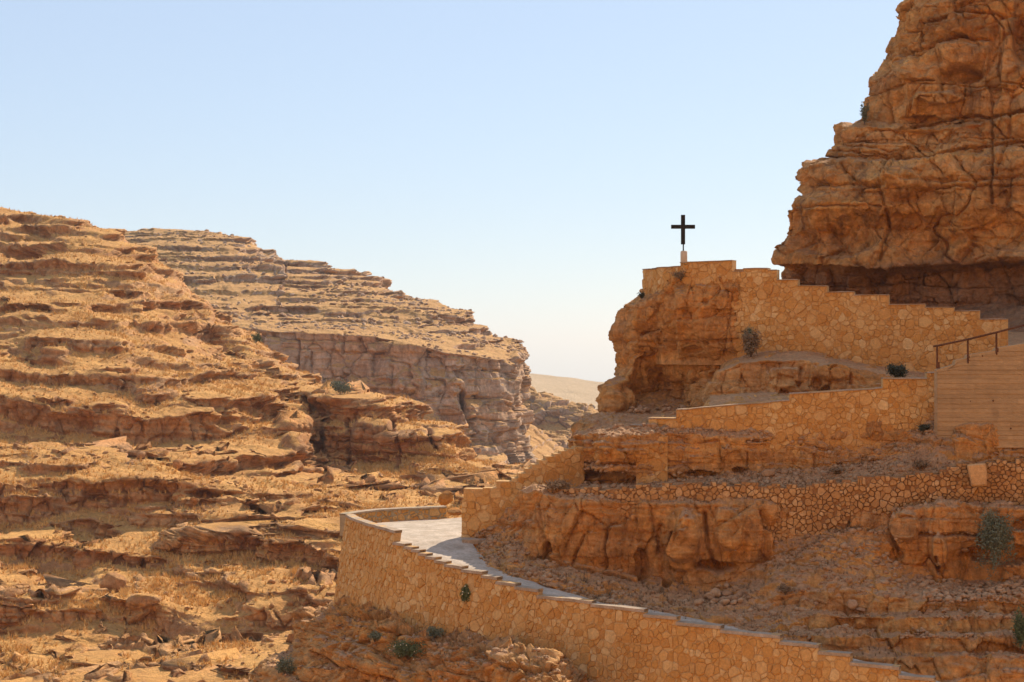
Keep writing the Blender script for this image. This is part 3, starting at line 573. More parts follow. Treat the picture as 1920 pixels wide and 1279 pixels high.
# lower cliff under the middle wall, with its ledge slab on the left, and the dirt slope in front of it
X = [1066, 1080, 1120, 1165, 1200, 1250, 1320, 1400, 1480, 1560, 1640, 1700, 1760, 1850, 1960, 2080]
rows = [
 LX_ for LX_ in (
 row([835, 812, 800, 798, 800, 800, 800, 800, 800, 800, 790, 780, 770, 765, 770, 775], [86, 82, 80, 79, 78.6, 78.4, 78.2, 78, 77.8, 77.6, 77.4, 77.2, 77, 75, 74, 73], X),
 row([840, 818, 815, 814, 815, 816, 818, 820, 826, 835, 830, 815, 790, 782, 800, 815], [85, 80.5, 78.2, 77.8, 77.4, 77.8, 77.6, 77.3, 77.2, 77.2, 77.1, 76.9, 76.5, 74.5, 73, 72], X),
 row([858, 850, 846, 844, 843, 845, 848, 846, 850, 858, 850, 830, 795, 788, 806, 820], [85, 80, 77.6, 77.3, 77.2, 77.6, 77.4, 77.1, 77, 77, 76.9, 76.6, 76.2, 74, 72.8, 71.8], X),
 row([876, 876, 880, 884, 886, 884, 884, 882, 880, 878, 866, 845, 805, 795, 812, 826], [85, 80, 77.8, 77.4, 77.4, 77.6, 77.4, 77.1, 77, 77, 76.7, 76.2, 75.8, 73.6, 72.6, 71.6], X),
 row([895, 903, 908, 906, 904, 900, 896, 890, 888, 884, 876, 860, 830, 820, 832, 840], [84, 80.6, 79.4, 79.2, 78.4, 77.8, 77.3, 76.9, 76.8, 76.5, 76.1, 75.7, 75, 73.6, 72.5, 71.5], X),
 row([930, 922, 916, 914, 913, 911, 908, 905, 902, 898, 888, 876, 862, 850, 856, 862], [82, 78.5, 77.3, 77, 76.8, 76.5, 76.1, 75.7, 75.3, 75, 74.6, 74.4, 74.2, 73.2, 72.2, 71.2], X),
 row([940, 938, 940, 940, 938, 936, 930, 922, 916, 912, 908, 902, 886, 874, 874, 876], [78.5, 77.6, 76.6, 76.3, 76.1, 75.8, 75.4, 75.1, 74.6, 74.3, 74, 73.7, 73.4, 72.9, 72.3, 71.3], X),
 row([980, 980, 980, 980, 980, 980, 980, 975, 970, 965, 960, 955, 950, 950, 950, 950], [78.3, 77.5, 76.6, 76.3, 76.1, 75.8, 75.5, 75.2, 74.8, 74.5, 74.2, 74, 73.7, 73.2, 72.6, 71.6], X))]
rock_patch('middle_terrace', rows, M_near, 1.55, T=1.4, WD=3.0, al=0.10, ab=0.10, cr=0.08, big=0.35, bigs=4, fine=0.18, small=0.04, seed=90, groove=0.3, cells=0.10, csize=1.6, pillar=0.15, rubble=3200, rsize=0.085, cracks=[([(1080, 872), (1130, 870), (1190, 872)], 0.4, 3), ([(1108, 842), (1104, 862)], 0.2, 2), ([(1400, 827), (1480, 830), (1560, 845)], 0.3, 2.5), ([(1527, 850), (1526, 878)], 0.25, 2), ([(1400, 850), (1398, 885)], 0.2, 2)], hollows=[(1120, 892, 50, 10, 0.9), (1310, 888, 30, 7, 0.6), (1385, 884, 16, 5, 0.5)], slo=0.45, shi=0.7, treadamp=0.3)

# tall earthen face, the mound and the slope down to the path
X = [895, 925, 960, 985, 1000, 1050, 1110, 1180, 1240, 1300, 1360, 1430, 1460, 1520, 1580, 1640, 1700, 1780, 1860, 1960, 2080]
rows = [
 row([985, 965, 945, 915, 910, 918, 925, 925, 925, 922, 920, 925, 930, 940, 950, 950, 950, 945, 948, 952, 955], [80, 79.2, 78.6, 78, 77.7, 77.2, 76.8, 76.4, 76, 75.7, 75.4, 75.2, 75, 74.8, 74.6, 74.4, 73.6, 73.2, 72.8, 72.4, 71.8], X),
 row([990, 975, 955, 928, 925, 932, 940, 942, 945, 945, 945, 950, 955, 960, 962, 958, 956, 950, 952, 956, 960], [79.6, 78.8, 78.2, 77.3, 76.6, 76, 75.6, 75.2, 74.8, 74.5, 74.2, 74.0, 74.4, 74.3, 74, 73.5, 72.4, 71.9, 71.5, 71, 70.5], X),
 row([998, 990, 970, 960, 965, 975, 985, 990, 992, 995, 998, 990, 985, 988, 992, 985, 985, 985, 985, 988, 990], [79.3, 78.5, 77.6, 76.9, 76.2, 75.6, 75.2, 74.9, 74.5, 74, 73.8, 73.8, 74.6, 74.2, 73.9, 73.4, 72.2, 71.7, 71.3, 70.8, 70.3], X),
 row([1003, 1000, 990, 1000, 1010, 1020, 1030, 1035, 1035, 1040, 1042, 1020, 1010, 1005, 1000, 1010, 1020, 1015, 1012, 1012, 1015], [79, 78.2, 77.2, 76.4, 75.9, 75.4, 75, 74.7, 75.2, 73.8, 73.5, 73.9, 74.4, 73.8, 73.3, 73, 72.2, 71.7, 71.2, 70.8, 70.3], X),
 row([1008, 1008, 1010, 1030, 1042, 1050, 1062, 1075, 1085, 1095, 1090, 1055, 1040, 1030, 1025, 1040, 1058, 1052, 1050, 1048, 1050], [78.7, 77.8, 76.6, 76.0, 75.8, 75.4, 75.1, 74.9, 75.4, 74.1, 73.8, 73.8, 73.6, 73, 72.5, 72.3, 72.2, 71.9, 71.6, 71.2, 70.6], X),
 row([1012, 1015, 1020, 1040, 1052, 1062, 1074, 1090, 1102, 1112, 1108, 1080, 1065, 1055, 1052, 1062, 1080, 1088, 1090, 1090, 1092], [78.4, 77.5, 76.2, 75.8, 75.4, 75, 74.7, 74.4, 74, 73.7, 73.2, 73, 72.8, 72.2, 71.8, 71.6, 71.6, 71.6, 71.5, 71.2, 70.6], X),
 row([1014, 1020, 1035, 1055, 1066, 1080, 1095, 1112, 1122, 1130, 1128, 1110, 1095, 1085, 1082, 1088, 1100, 1108, 1108, 1108, 1110], [78.1, 76.8, 75.4, 74.8, 74.4, 74, 73.4, 73, 72.7, 72.4, 72.2, 71.6, 71.4, 71, 70.8, 70.6, 70.6, 70.4, 70, 69.8, 69.4], X),
 row([1017, 1026, 1052, 1068, 1074, 1088, 1104, 1122, 1132, 1142, 1142, 1128, 1118, 1110, 1112, 1118, 1124, 1127, 1127, 1129, 1132], [77.8, 76.4, 74.6, 74.1, 73.8, 73.2, 72.6, 72.2, 71.8, 71.4, 71, 70.7, 70.4, 70.2, 70, 69.8, 69.3, 69, 68.9, 68.7, 68.4], X),
 row([1020, 1036, 1062, 1078, 1083, 1096, 1112, 1130, 1140, 1152, 1156, 1148, 1146, 1148, 1150, 1150, 1152, 1154, 1155, 1156, 1158], [77.6, 76, 74.3, 73.7, 73.4, 72.8, 72.3, 71.6, 71.1, 70.6, 70.3, 70.1, 70, 69.8, 69.7, 69.5, 69, 68.8, 68.6, 68.4, 68.2], X),
 row([1024, 1045, 1072, 1083, 1088, 1100, 1116, 1134, 1146, 1160, 1166, 1166, 1160, 1152, 1154, 1156, 1156, 1157, 1158, 1159, 1162], [77.3, 75.6, 74, 73.5, 73.3, 72.6, 72.1, 71.3, 70.7, 70.1, 69.6, 69.3, 69.2, 68.9, 68.7, 68.5, 68, 67.9, 67.8, 67.6, 67.3], X),
 row([1030, 1052, 1078, 1088, 1092, 1106, 1120, 1138, 1152, 1166, 1176, 1184, 1184, 1184, 1184, 1188, 1190, 1191, 1192, 1193, 1195], [77, 75.2, 73.8, 73.4, 73.2, 72.5, 71.9, 71, 70.4, 69.7, 69, 68.6, 68.5, 68.5, 68.4, 68.2, 67.8, 67.6, 67.5, 67.3, 67], X),
 row([1036, 1060, 1082, 1090, 1095, 1109, 1124, 1142, 1156, 1172, 1182, 1192, 1190, 1188, 1189, 1192, 1193, 1194, 1195, 1197, 1200], [76.6, 74.8, 73.7, 73.3, 73.1, 72.4, 71.7, 70.7, 70.1, 69.3, 68.6, 68, 67.7, 67.2, 67, 66.9, 66.7, 66.5, 66.4, 66.2, 66], X),
 row([1045, 1068, 1088, 1096, 1100, 1112, 1128, 1146, 1162, 1178, 1188, 1202, 1208, 1216, 1220, 1222, 1224, 1225, 1226, 1228, 1230], [76, 74.4, 73.5, 73.1, 73, 72.2, 71.6, 70.5, 69.9, 69.1, 68.5, 67.6, 67.2, 66.8, 66.6, 66.5, 66.4, 66.3, 66.2, 66, 65.8], X),
 row([1060, 1080, 1098, 1105, 1110, 1122, 1136, 1156, 1172, 1190, 1200, 1214, 1222, 1230, 1238, 1232, 1229, 1229, 1230, 1232, 1235], [75.5, 74.2, 73.4, 73, 72.8, 72, 71.4, 70.4, 69.8, 69, 68.3, 67.2, 66.6, 66, 65.6, 65.6, 65.5, 65.3, 65.2, 65, 64.8], X),
 row([1080, 1100, 1115, 1122, 1128, 1140, 1155, 1175, 1195, 1210, 1225, 1240, 1250, 1262, 1280, 1290, 1295, 1295, 1298, 1300, 1305], [75, 74, 73.2, 72.8, 72.6, 71.8, 71.2, 70.2, 69.6, 68.8, 68, 66.8, 66.2, 65.4, 64.8, 64.8, 64.8, 64.6, 64.5, 64.3, 64], X)]
rock_patch('lower_rock_face', rows, M_near, 1.6, T=1.1, WD=2.0, al=0.08, ab=0.10, cr=0.07, big=0.4, bigs=3.5, fine=0.18, small=0.04, seed=100, groove=0.55, cells=0.13, czs=0.4, csize=1.5, slo=0.6, shi=0.85, treadamp=0.45, pillar=0.3, rubble=6500, rsize=0.085, cracks=[([(1094, 1002), (1080, 1040), (1075, 1062)], 0.3, 2.5), ([(1235, 985), (1232, 1030)], 0.35, 4), ([(1262, 1000), (1270, 1070)], 0.4, 3), ([(1320, 960), (1325, 1030), (1345, 1070)], 0.4, 4), ([(1427, 960), (1450, 1010)], 0.5, 5), ([(1145, 985), (1140, 1010)], 0.25, 3), ([(1662, 960), (1668, 1010), (1690, 1045)], 0.5, 4), ([(1725, 1000), (1830, 1003), (1900, 1010)], 0.4, 3), ([(1752, 1040), (1758, 1075)], 0.4, 3), ([(1000, 1046), (1100, 1068), (1200, 1092)], 0.3, 3)], hollows=[(1022, 1036, 9, 20, 0.9), (1206, 1062, 14, 34, 0.55), (1340, 1062, 42, 10, 0.9), (1290, 1005, 24, 50, -0.5), (1365, 990, 30, 45, -0.4), (1880, 1040, 70, 22, 0.9), (1760, 1030, 16, 34, -0.7), (1700, 985, 30, 30, -0.4), (1920, 985, 25, 12, 0.7), (1250, 1098, 10, 6, 0.5)])

# the slope goes on to the right, beyond the frame, and back to the foot of the high cliff
rows = [[(2050, y, d), (2300, y, d - 1), (2800, y, d - 4)] for y, d in ((600, 106), (690, 88), (722, 83.5), (742, 81), (770, 77), (785, 74), (820, 72.3), (862, 71.2), (880, 70.8), (950, 70.6), (1012, 70.3), (1090, 70.2), (1110, 69.2), (1132, 68.2), (1160, 67.4), (1200, 66), (1235, 64.8), (1305, 64), (1500, 62))]
rock_patch('slope_continuation', rows, M_near, 4, T=1.3, WD=3, al=0.3, ab=0.3, cr=0.2, big=0.6, seed=120, wd=0.1)
rows = [[(1440, 600, 112), (1600, 600, 108), (1900, 600, 104), (2700, 600, 102)], [(1440, 655, 89.5), (1600, 660, 87.8), (1900, 672, 85.6), (2700, 690, 83)]]
rock_patch('upper_terrace_ground', rows, M_near, 4, T=1.3, WD=3, al=0.1, ab=0.1, cr=0.1, big=0.2, seed=121, wd=0.1)

# foreground rock under the path wall
X = [620, 660, 700, 760, 850, 940, 1030, 1065, 1100, 1160]
rows = [
 [(700, 1110, 92), (706, 1120, 86), (740, 1130, 82), (790, 1150, 78), (850, 1170, 76), (940, 1185, 75), (1030, 1195, 74), (1065, 1215, 73), (1100, 1240, 72), (1160, 1290, 71)],
 [(660, 1130, 92), (622, 1132, 86), (650, 1128, 81), (705, 1152, 77), (850, 1190, 73.4), (940, 1204, 71.8), (1030, 1212, 70.2), (1065, 1238, 69.6), (1100, 1268, 69), (1160, 1320, 68)],
 [(620, 1160, 92), (562, 1158, 85), (600, 1165, 79), (700, 1175, 74.5), (850, 1205, 71.5), (940, 1215, 70), (1030, 1225, 69), (1065, 1248, 68.5), (1100, 1280, 68), (1160, 1330, 67)],
 [(600, 1192, 92), (545, 1192, 84), (590, 1196, 78), (700, 1200, 73.6), (850, 1222, 70.8), (940, 1228, 68.5), (1030, 1240, 67), (1065, 1262, 66.5), (1100, 1290, 66), (1160, 1340, 66)],
 [(590, 1228, 91), (520, 1227, 83), (580, 1228, 77), (700, 1228, 73), (850, 1240, 69.8), (940, 1242, 67), (1030, 1256, 65.6), (1065, 1275, 65), (1100, 1300, 65), (1160, 1350, 65)],
 [(560, 1248, 91), (482, 1246, 82), (560, 1248, 75.6), (700, 1252, 71.8), (850, 1258, 69), (940, 1256, 66.4), (1030, 1272, 64.8), (1065, 1290, 64), (1100, 1310, 64), (1160, 1360, 64)],
 [(550, 1282, 91), (468, 1282, 82), (555, 1282, 75), (700, 1282, 71), (850, 1282, 68.4), (940, 1290, 66), (1030, 1300, 64), (1065, 1310, 63), (1100, 1330, 63), (1160, 1380, 63)],
 [(540, 1420, 90), (450, 1420, 81), (550, 1420, 74), (700, 1420, 70), (850, 1420, 67), (940, 1420, 65), (1030, 1420, 63), (1065, 1420, 62), (1100, 1430, 62), (1160, 1440, 62)]]
rock_patch('foreground_outcrop', rows, M_near, 1.6, T=0.85, WD=1.6, al=0.42, ab=0.3, cr=0.25, big=0.5, bigs=3, fine=0.2, small=0.07, seed=110, slo=0.75, shi=0.97, cells=0.15, csize=1.2, treadamp=0.95, rubble=2200, rsize=0.07)

# ------------------------------------------------------------------ things: helpers
def tag(o, label=None, cat=None, group=None, kind=None):
    if label: o['label'] = label
    if cat: o['category'] = cat
    if group: o['group'] = group
    if kind: o['kind'] = kind
    return o
def empty(name, loc=(0, 0, 0)):
    o = bpy.data.objects.new(name, None); COL.objects.link(o); o.location = loc; return o
def box(a, b):                   # verts, faces of an axis box
    (x0, y0, z0), (x1, y1, z1) = a, b
    v = [(x0, y0, z0), (x1, y0, z0), (x1, y1, z0), (x0, y1, z0), (x0, y0, z1), (x1, y0, z1), (x1, y1, z1), (x0, y1, z1)]
    return v, [(0, 3, 2, 1), (4, 5, 6, 7), (0, 1, 5, 4), (1, 2, 6, 5), (2, 3, 7, 6), (3, 0, 4, 7)]

# ------------------------------------------------------------------ masonry walls
class Plan:
    """a wall's course on the ground: (px, depth) knots -> arc length s; outward side faces the camera"""
    def __init__(s, knots, flip=False):
        p = np.array([((x - 960) / F * d, d) for x, d in knots])
        s.p = p; s.s = np.concatenate([[0], np.cumsum(np.linalg.norm(np.diff(p, axis=0), axis=1))])
        s.px = np.array([k[0] for k in knots], float); s.dd = np.array([k[1] for k in knots], float)
        t = np.gradient(p, s.s, axis=0); t /= np.linalg.norm(t, axis=1, keepdims=True)
        n = np.stack([t[:, 1], -t[:, 0]], 1) * (-1 if flip else 1)
        s.n = n; s.len = s.s[-1]
    def at(s, q):
        x = np.interp(q, s.s, s.p[:, 0]); y = np.interp(q, s.s, s.p[:, 1])
        nx = np.interp(q, s.s, s.n[:, 0]); ny = np.interp(q, s.s, s.n[:, 1]); l = math.hypot(nx, ny) or 1
        return x, y, nx / l, ny / l
    def s_of(s, px): return float(np.interp(px, s.px, s.s))
    def d_of(s, px): return float(np.interp(px, s.px, s.dd))
    def px_of(s, q): return float(np.interp(q, s.s, s.px))
def clip(poly, a, b, c):         # keep a*x + b*y <= c
    out = []
    for i in range(len(poly)):
        p, q = poly[i], poly[(i + 1) % len(poly)]
        fp, fq = a * p[0] + b * p[1] - c, a * q[0] + b * q[1] - c
        if fp <= 0: out.append(p)
        if (fp < 0 < fq) or (fq < 0 < fp):
            t = fp / (fp - fq); out.append((p[0] + t * (q[0] - p[0]), p[1] + t * (q[1] - p[1])))
    return out
def area(poly):
    return abs(sum(poly[i][0] * poly[(i + 1) % len(poly)][1] - poly[(i + 1) % len(poly)][0] * poly[i][1] for i in range(len(poly)))) / 2
def masonry(name, plan, segs, bottom, label, cat='wall', cs=0.34, rh=0.27, joint=0.013, thick=0.5, batter=0.06, coping=None, m_stone=None, m_body=None,
            group=None, seed=1, jit=0.34, proud=0.035, holes=(), merge=0.25, hidden=None, vjit=0.6, wvar=1.0, body_off=-0.01):
    """segs: [(s0, s1, ztop0, ztop1)], bottom(s) -> z.  Every stone is a polygon of an irregular cell pattern, raised off the wall body."""
    rnd = random.Random(seed); root = empty(name, (plan.at(plan.len / 2)[0], plan.at(plan.len / 2)[1], min(bottom(a[0]) for a in segs)))
    tag(root, label, cat, group)
    loc = root.location.copy()
    m_stone = m_stone or M_stone; m_body = m_body or M_mortar
    def ztop(q):
        for a, b, z0, z1 in segs:
            if a <= q <= b: return z0 + (z1 - z0) * (q - a) / max(b - a, 1e-6)
        return segs[0][2] if q < segs[0][0] else segs[-1][3]
    zmaxall = max(max(a[2], a[3]) for a in segs)
    zrq = [(a[0] + a[1]) / 2 for a in segs]; zrz = [(a[2] + a[3]) / 2 for a in segs]
    def pos(q, z, off):
        x, y, nx, ny = plan.at(q); o = off + batter * (float(np.interp(q, zrq, zrz)) - z)
        return (x + nx * o - loc[0], y + ny * o - loc[1], z - loc[2])
    # body
    V, Fc = [], []
    for a, b, z0, z1 in segs:
        k = max(1, int((b - a) / 0.5)); base = len(V)
        for i in range(k + 1):
            q = a + (b - a) * i / k; zt = z0 + (z1 - z0) * i / k - 0.004; zb = bottom(q) - 0.3
            V += [pos(q, zb, body_off), pos(q, zt, body_off), pos(q, zt, -thick), pos(q, zb, -thick)]
        for i in range(k):
            o = base + 4 * i
            for j in range(3): Fc.append((o + j, o + j + 1, o + 4 + j + 1, o + 4 + j))
        Fc.append((base, base + 1, base + 2, base + 3)); o = base + 4 * k; Fc.append((o + 3, o + 2, o + 1, o))
    mesh_obj('mortar_bed', V, Fc, m_body, root)
    # stones
    s0, s1 = segs[0][0], segs[-1][1]
    zlo = min(bottom(s0 + (s1 - s0) * i / 40) for i in range(41)); zhi = zmaxall
    nr = max(1, int((zhi - zlo) / rh)) + 1; ncol = int((s1 - s0) / cs) + 2
    seeds = {}
    for r in range(-1, nr + 1):
        for c in range(-1, ncol + 1):
            if rnd.random() < merge * 0.55: continue
            seeds[(r, c, 0)] = (s0 + (c + 0.5 + 0.5 * (r % 2) + jit * rnd.uniform(-1.2, 1.2)) * cs, zlo + (r + 0.5 + vjit * jit * rnd.uniform(-1, 1)) * rh, wvar * (rnd.uniform(0.5, 1.1) if rnd.random() < 0.12 else rnd.uniform(-0.05, 0.2)) * cs * cs)
            if rnd.random() < 0.4: seeds[(r, c, 1)] = (s0 + (c + 0.5 * (r % 2) + rnd.uniform(-0.2, 0.2)) * cs, zlo + (r + 0.5 + rnd.uniform(-0.5, 0.5)) * rh, -0.05 * cs * cs)
    stones = []
    for (r, c, e_), (sx, sz, sw) in seeds.items():
        if not (s0 - cs < sx < s1 + cs): continue
        zt = ztop(min(max(sx, s0), s1))
        if sz > zt + rh * 0.4 or sz < bottom(sx) - rh: continue
        jj = joint * rnd.uniform(0.3, 2.4)
        poly = [(sx - cs * 1.6, sz - rh * 1.7), (sx + cs * 1.6, sz - rh * 1.7), (sx + cs * 1.6, sz + rh * 1.7), (sx - cs * 1.6, sz + rh * 1.7)]
        for dr in (-2, -1, 0, 1, 2):
            for dc in (-2, -1, 0, 1, 2):
                for ee in (0, 1):
                    o = seeds.get((r + dr, c + dc, ee))
                    if o is None or (dr == 0 and dc == 0 and ee == e_): continue
                    a, b = o[0] - sx, o[1] - sz
                    cc = (o[0] ** 2 + o[1] ** 2 - sx ** 2 - sz ** 2 + sw - o[2]) / 2
                    l = math.hypot(a, b)
                    if len(poly) > 2: poly = clip(poly, a, b, cc - jj * 0.5 * l)
            if len(poly) < 3: break
        if len(poly) < 3: continue
        capt = coping or 0
        sg = None
        for (a, b, z0, z1) in segs:
            if a <= sx <= b: sg = (a, b, z0, z1)
        if sg is None: sg = segs[0] if sx < s0 else segs[-1]
        a, b, z0, z1 = sg
        sl = (z1 - z0) / max(b - a, 1e-6)
        poly = clip(poly, -sl, 1, z0 - sl * a - capt - 0.006)
        if len(poly) < 3: continue
        i = segs.index(sg); top = max(p[1] for p in poly)
        if i + 1 < len(segs) and top > segs[i + 1][2] - capt: poly = clip(poly, 1, 0, b)
        if i > 0 and top > segs[i - 1][3] - capt and len(poly) > 2: poly = clip(poly, -1, 0, -a)
        if i == 0 and len(poly) > 2: poly = clip(poly, -1, 0, -a)
        if i == len(segs) - 1 and len(poly) > 2: poly = clip(poly, 1, 0, b)
        for (ha, hb, hz0, hz1) in holes:
            if len(poly) > 2 and ha - cs < sx < hb + cs and hz0 - rh < sz < hz1 + rh:
                if sx < ha: poly = clip(poly, 1, 0, ha)
                elif sx > hb: poly = clip(poly, -1, 0, -hb)
                elif sz < hz0: poly = clip(poly, 0, 1, hz0)
                elif sz > hz1: poly = clip(poly, 0, -1, -hz1)
                else: poly = []
        if len(poly) < 3: continue
        A = area(poly)
        if A < 0.004 or (A < 0.03 and rnd.random() < 0.15): continue
        q = []
        for k in range(len(poly)):      # corners cut, so that cells read as stones
            p0, p1, p2 = poly[k - 1], poly[k], poly[(k + 1) % len(poly)]
            w = 0.06 + 0.2 * rnd.random()
            if math.dist(p0, p1) > 0.09: q.append((p1[0] + (p0[0] - p1[0]) * w, p1[1] + (p0[1] - p1[1]) * w))
            else: q.append(p1)
            if math.dist(p1, p2) > 0.09: q.append((p1[0] + (p2[0] - p1[0]) * w, p1[1] + (p2[1] - p1[1]) * w))
        poly = [(p[0] + rnd.uniform(-0.035, 0.035) * cs, p[1] + rnd.uniform(-0.035, 0.035) * rh) for p in q]
        cx = sum(p[0] for p in poly) / len(poly); cz = sum(p[1] for p in poly) / len(poly)
        if hidden and hidden(cx, cz): continue
        pr = proud * rnd.uniform(0.1, 1.5); n = len(poly)
        tx, tz = rnd.uniform(-0.12, 0.12), rnd.uniform(-0.12, 0.12)
        V = [pos(p[0], p[1], -0.04) for p in poly]
        V += [pos(cx + (p[0] - cx) * 0.97, cz + (p[1] - cz) * 0.97, pr * 0.6) for p in poly]
        V += [pos(cx + (p[0] - cx) * 0.8, cz + (p[1] - cz) * 0.8, pr + (p[0] - cx) * tx + (p[1] - cz) * tz + rnd.uniform(-0.008, 0.008)) for p in poly]
        Fc = [(k, (k + 1) % n, n + (k + 1) % n, n + k) for k in range(n)] + [(n + k, n + (k + 1) % n, 2 * n + (k + 1) % n, 2 * n + k) for k in range(n)]
        Fc.append(tuple(range(2 * n, 3 * n)))
        stones.append((A, V, Fc, rnd.random()))
    stones.sort(key=lambda t: -t[0])
    def build(V, Fc, tones, nm):
        o = mesh_obj(nm, V, Fc, m_stone, root)
        a = o.data.attributes.new('tone', 'FLOAT', 'POINT'); a.data.foreach_set('value', tones); return o
    for A, V, Fc, t in stones[:300]: build(V, Fc, [t] * len(V), 'stone')
    rest = stones[300:]
    if rest:
        VV, FF, TT = [], [], []
        for A, V, Fc, t in rest:
            o = len(VV); VV += V; FF += [tuple(i + o for i in f) for f in Fc]; TT += [t] * len(V)
        tag(build(VV, FF, TT, 'smaller_stones'), kind='stuff')
    if coping:
        for i, (a, b, z0, z1) in enumerate(segs):
            k = max(1, int((b - a) / 0.5)); V, Fc = [], []
            for j in range(k + 1):
                q = a + (b - a) * j / k; zt = z0 + (z1 - z0) * j / k + rnd.uniform(-0.012, 0.012)
                V += [pos(q, zt - coping, 0.05 + rnd.uniform(0, 0.04)), pos(q, zt, 0.07), pos(q, zt, -thick - 0.03), pos(q, zt - coping, -thick - 0.03)]
            for j in range(k):
                o = 4 * j
                for e in range(4): Fc.append((o + e, o + (e + 1) % 4, o + 4 + (e + 1) % 4, o + 4 + e))
            Fc.append((0, 1, 2, 3)); o = 4 * k; Fc.append((o + 3, o + 2, o + 1, o))
            mesh_obj('coping_slab', V, Fc, M_coping, root)
    print(name, len(stones), 'stones', time.time() - T0)
    return root
def zpx(py, d): return (640 - py) / F * d
def segs_from(plan, tops):       # tops: [(px_end, py_at_end, ...)] stepped; first entry only gives the start
    out = []
    for (xa, *_), (xb, yb, *r) in zip(tops[:-1], tops[1:]):
        a, b = plan.s_of(xa), plan.s_of(xb)
        zb = zpx(yb, plan.d_of(xb)); za = zpx(r[0], plan.d_of(xa)) if r else zb
        out.append((a, b, za, zb))
    return out
def bottom_from(plan, pts):
    qs = [plan.s_of(x) for x, y in pts]; zs = [zpx(y, plan.d_of(x)) for x, y in pts]
    return lambda q: float(np.interp(q, qs, zs))

# path wall (stepped parapet along the path), seen from its valley side
wp = Plan([(650, 84.3), (662, 82.6), (690, 80.2), (739, 77.0), (800, 75.2), (870, 73.3), (1000, 70.6), (1200, 67.6), (1450, 64.8), (1700, 62.2), (1860, 61)])
zp = -8.55
tops = [(739, 0), (760, 1020), (774, 1026), (787, 1032), (800, 1038.5), (817, 1045.5), (836, 1053.5), (867, 1062.5), (905, 1072.5), (933, 1082.5), (968, 1094.5), (1009, 1105.5), (1112, 1127), (1208, 1143), (1271, 1157), (1354, 1174), (1463, 1191.5), (1537, 1209.5), (1597, 1226.5), (1686, 1250.5), (1752, 1271.5), (1830, 1293)]
pw_segs = [(0.0, wp.s_of(739), zp, zp)] + segs_from(wp, tops)
pw_bot = bottom_from(wp, [(650, 1145), (690, 1160), (760, 1180), (850, 1205), (940, 1220), (1030, 1232), (1065, 1262), (1100, 1295), (1150, 1310), (1860, 1330)])
hs = wp.s_of(744); hz = zpx(1050, 76.8); hs2 = wp.s_of(875)
masonry('path_wall', wp, pw_segs, pw_bot, 'long stepped rubble masonry wall holding up the path, capped with flat slabs', cs=0.25, rh=0.29, batter=0.15, coping=0.12, seed=11, thick=0.33,
        holes=[(hs - 0.12, hs + 0.14, hz - 0.22, hz + 0.22), (wp.s_of(884) - 0.15, wp.s_of(884) + 0.2, zpx(1100, 73) - 0.3, zpx(1100, 73) + 0.35)])
# parapet closing the landing at its far side
fp = Plan([(652, 84.4), (664, 85.0), (682, 85.6), (705, 86.3), (740, 87.0), (790, 87.7), (837, 88.2)])
masonry('landing_parapet', fp, [(0, fp.len, zp + 0.01, zp + 0.01)], lambda q: -9.35, 'low curved grey-tan stone parapet at the far edge of the sunlit landing', cs=0.3, rh=0.22, batter=0.0, coping=0.08, seed=12, thick=0.45, joint=0.035, m_body=M_greymortar)

# path surface
def path_pts():
    out_ = [(837, 88.0, -9.17), (750, 86.8, -9.15), (692, 85.4, -9.12), (668, 83.6, -9.1), (700, 80.4, -9.07), (741, 77.4, -9.05), (800, 75.6, -9.25), (867, 73.7, -9.6), (933, 72.3, -9.95), (1000, 71.0, -10.25), (1057, 70.2, -10.55), (1112, 69.3, -10.8), (1208, 67.9, -11.1), (1354, 66.3, -11.4), (1537, 64.3, -11.85), (1752, 62.0, -12.7), (1860, 61.2, -13.0)]
    inn_ = [(868, 88.8, -9.17), (868, 86, -9.15), (868, 83.8, -9.12), (868, 81.6, -9.1), (868, 79.8, -9.1), (866, 78.6, -9.15), (882, 77.2, -9.4), (898, 76, -9.58), (930, 74.6, -9.92), (975, 73.6, -10.15), (1018, 73.1, -10.38), (1060, 72.6, -10.62), (1110, 72.0, -10.87), (1210, 70.4, -11.1), (1356, 68.9, -11.5), (1540, 66.9, -12.0), (1755, 64.6, -12.85)]
    caps = [(b, z) for a, b, z, z2 in pw_segs[1:]]; o2 = []
    for k_, (b, z) in enumerate(caps[:-1]):
        x_, y_, nx, ny = wp.at(b); zn = caps[k_ + 1][1] - 0.04 - 0.35 * sst(1050, 1250, wp.px_of(b))
        o2.append(((x_ - nx * 0.12) / y_ * F + 960, y_ + 0.12, float(zn)))
    want = [800, 867, 933, 1000, 1057, 1112, 1208, 1354, 1537, 1752, 1860]; ox = [p[0] for p in o2]
    out_ = out_[:6] + [(w_, float(np.interp(w_, ox, [p[1] for p in o2])), float(np.interp(w_, ox, [p[2] for p in o2]))) for w_ in want]
    f = lambda L_: np.array([((x - 960) / F * d, d, z) for x, d, z in L_])
    return f(out_), f(inn_)
A_, B_ = path_pts()
t = np.linspace(0, len(A_) - 1, 260); i = np.minimum(t.astype(int), len(A_) - 2); a = (t - i)[:, None]
A2 = A_[i] * (1 - a) + A_[i + 1] * a; B2 = B_[i] * (1 - a) + B_[i + 1] * a
v = np.linspace(0, 1.12, 60)[None, :, None]
G = A2[:, None] * (1 - v) + B2[:, None] * v
G[..., 2] += 0.03 * fbm(G, 1.5, 4, 2) + 0.01 * fbm(G, 0.2, 2, 3)
grid_obj('path', G, M_path)

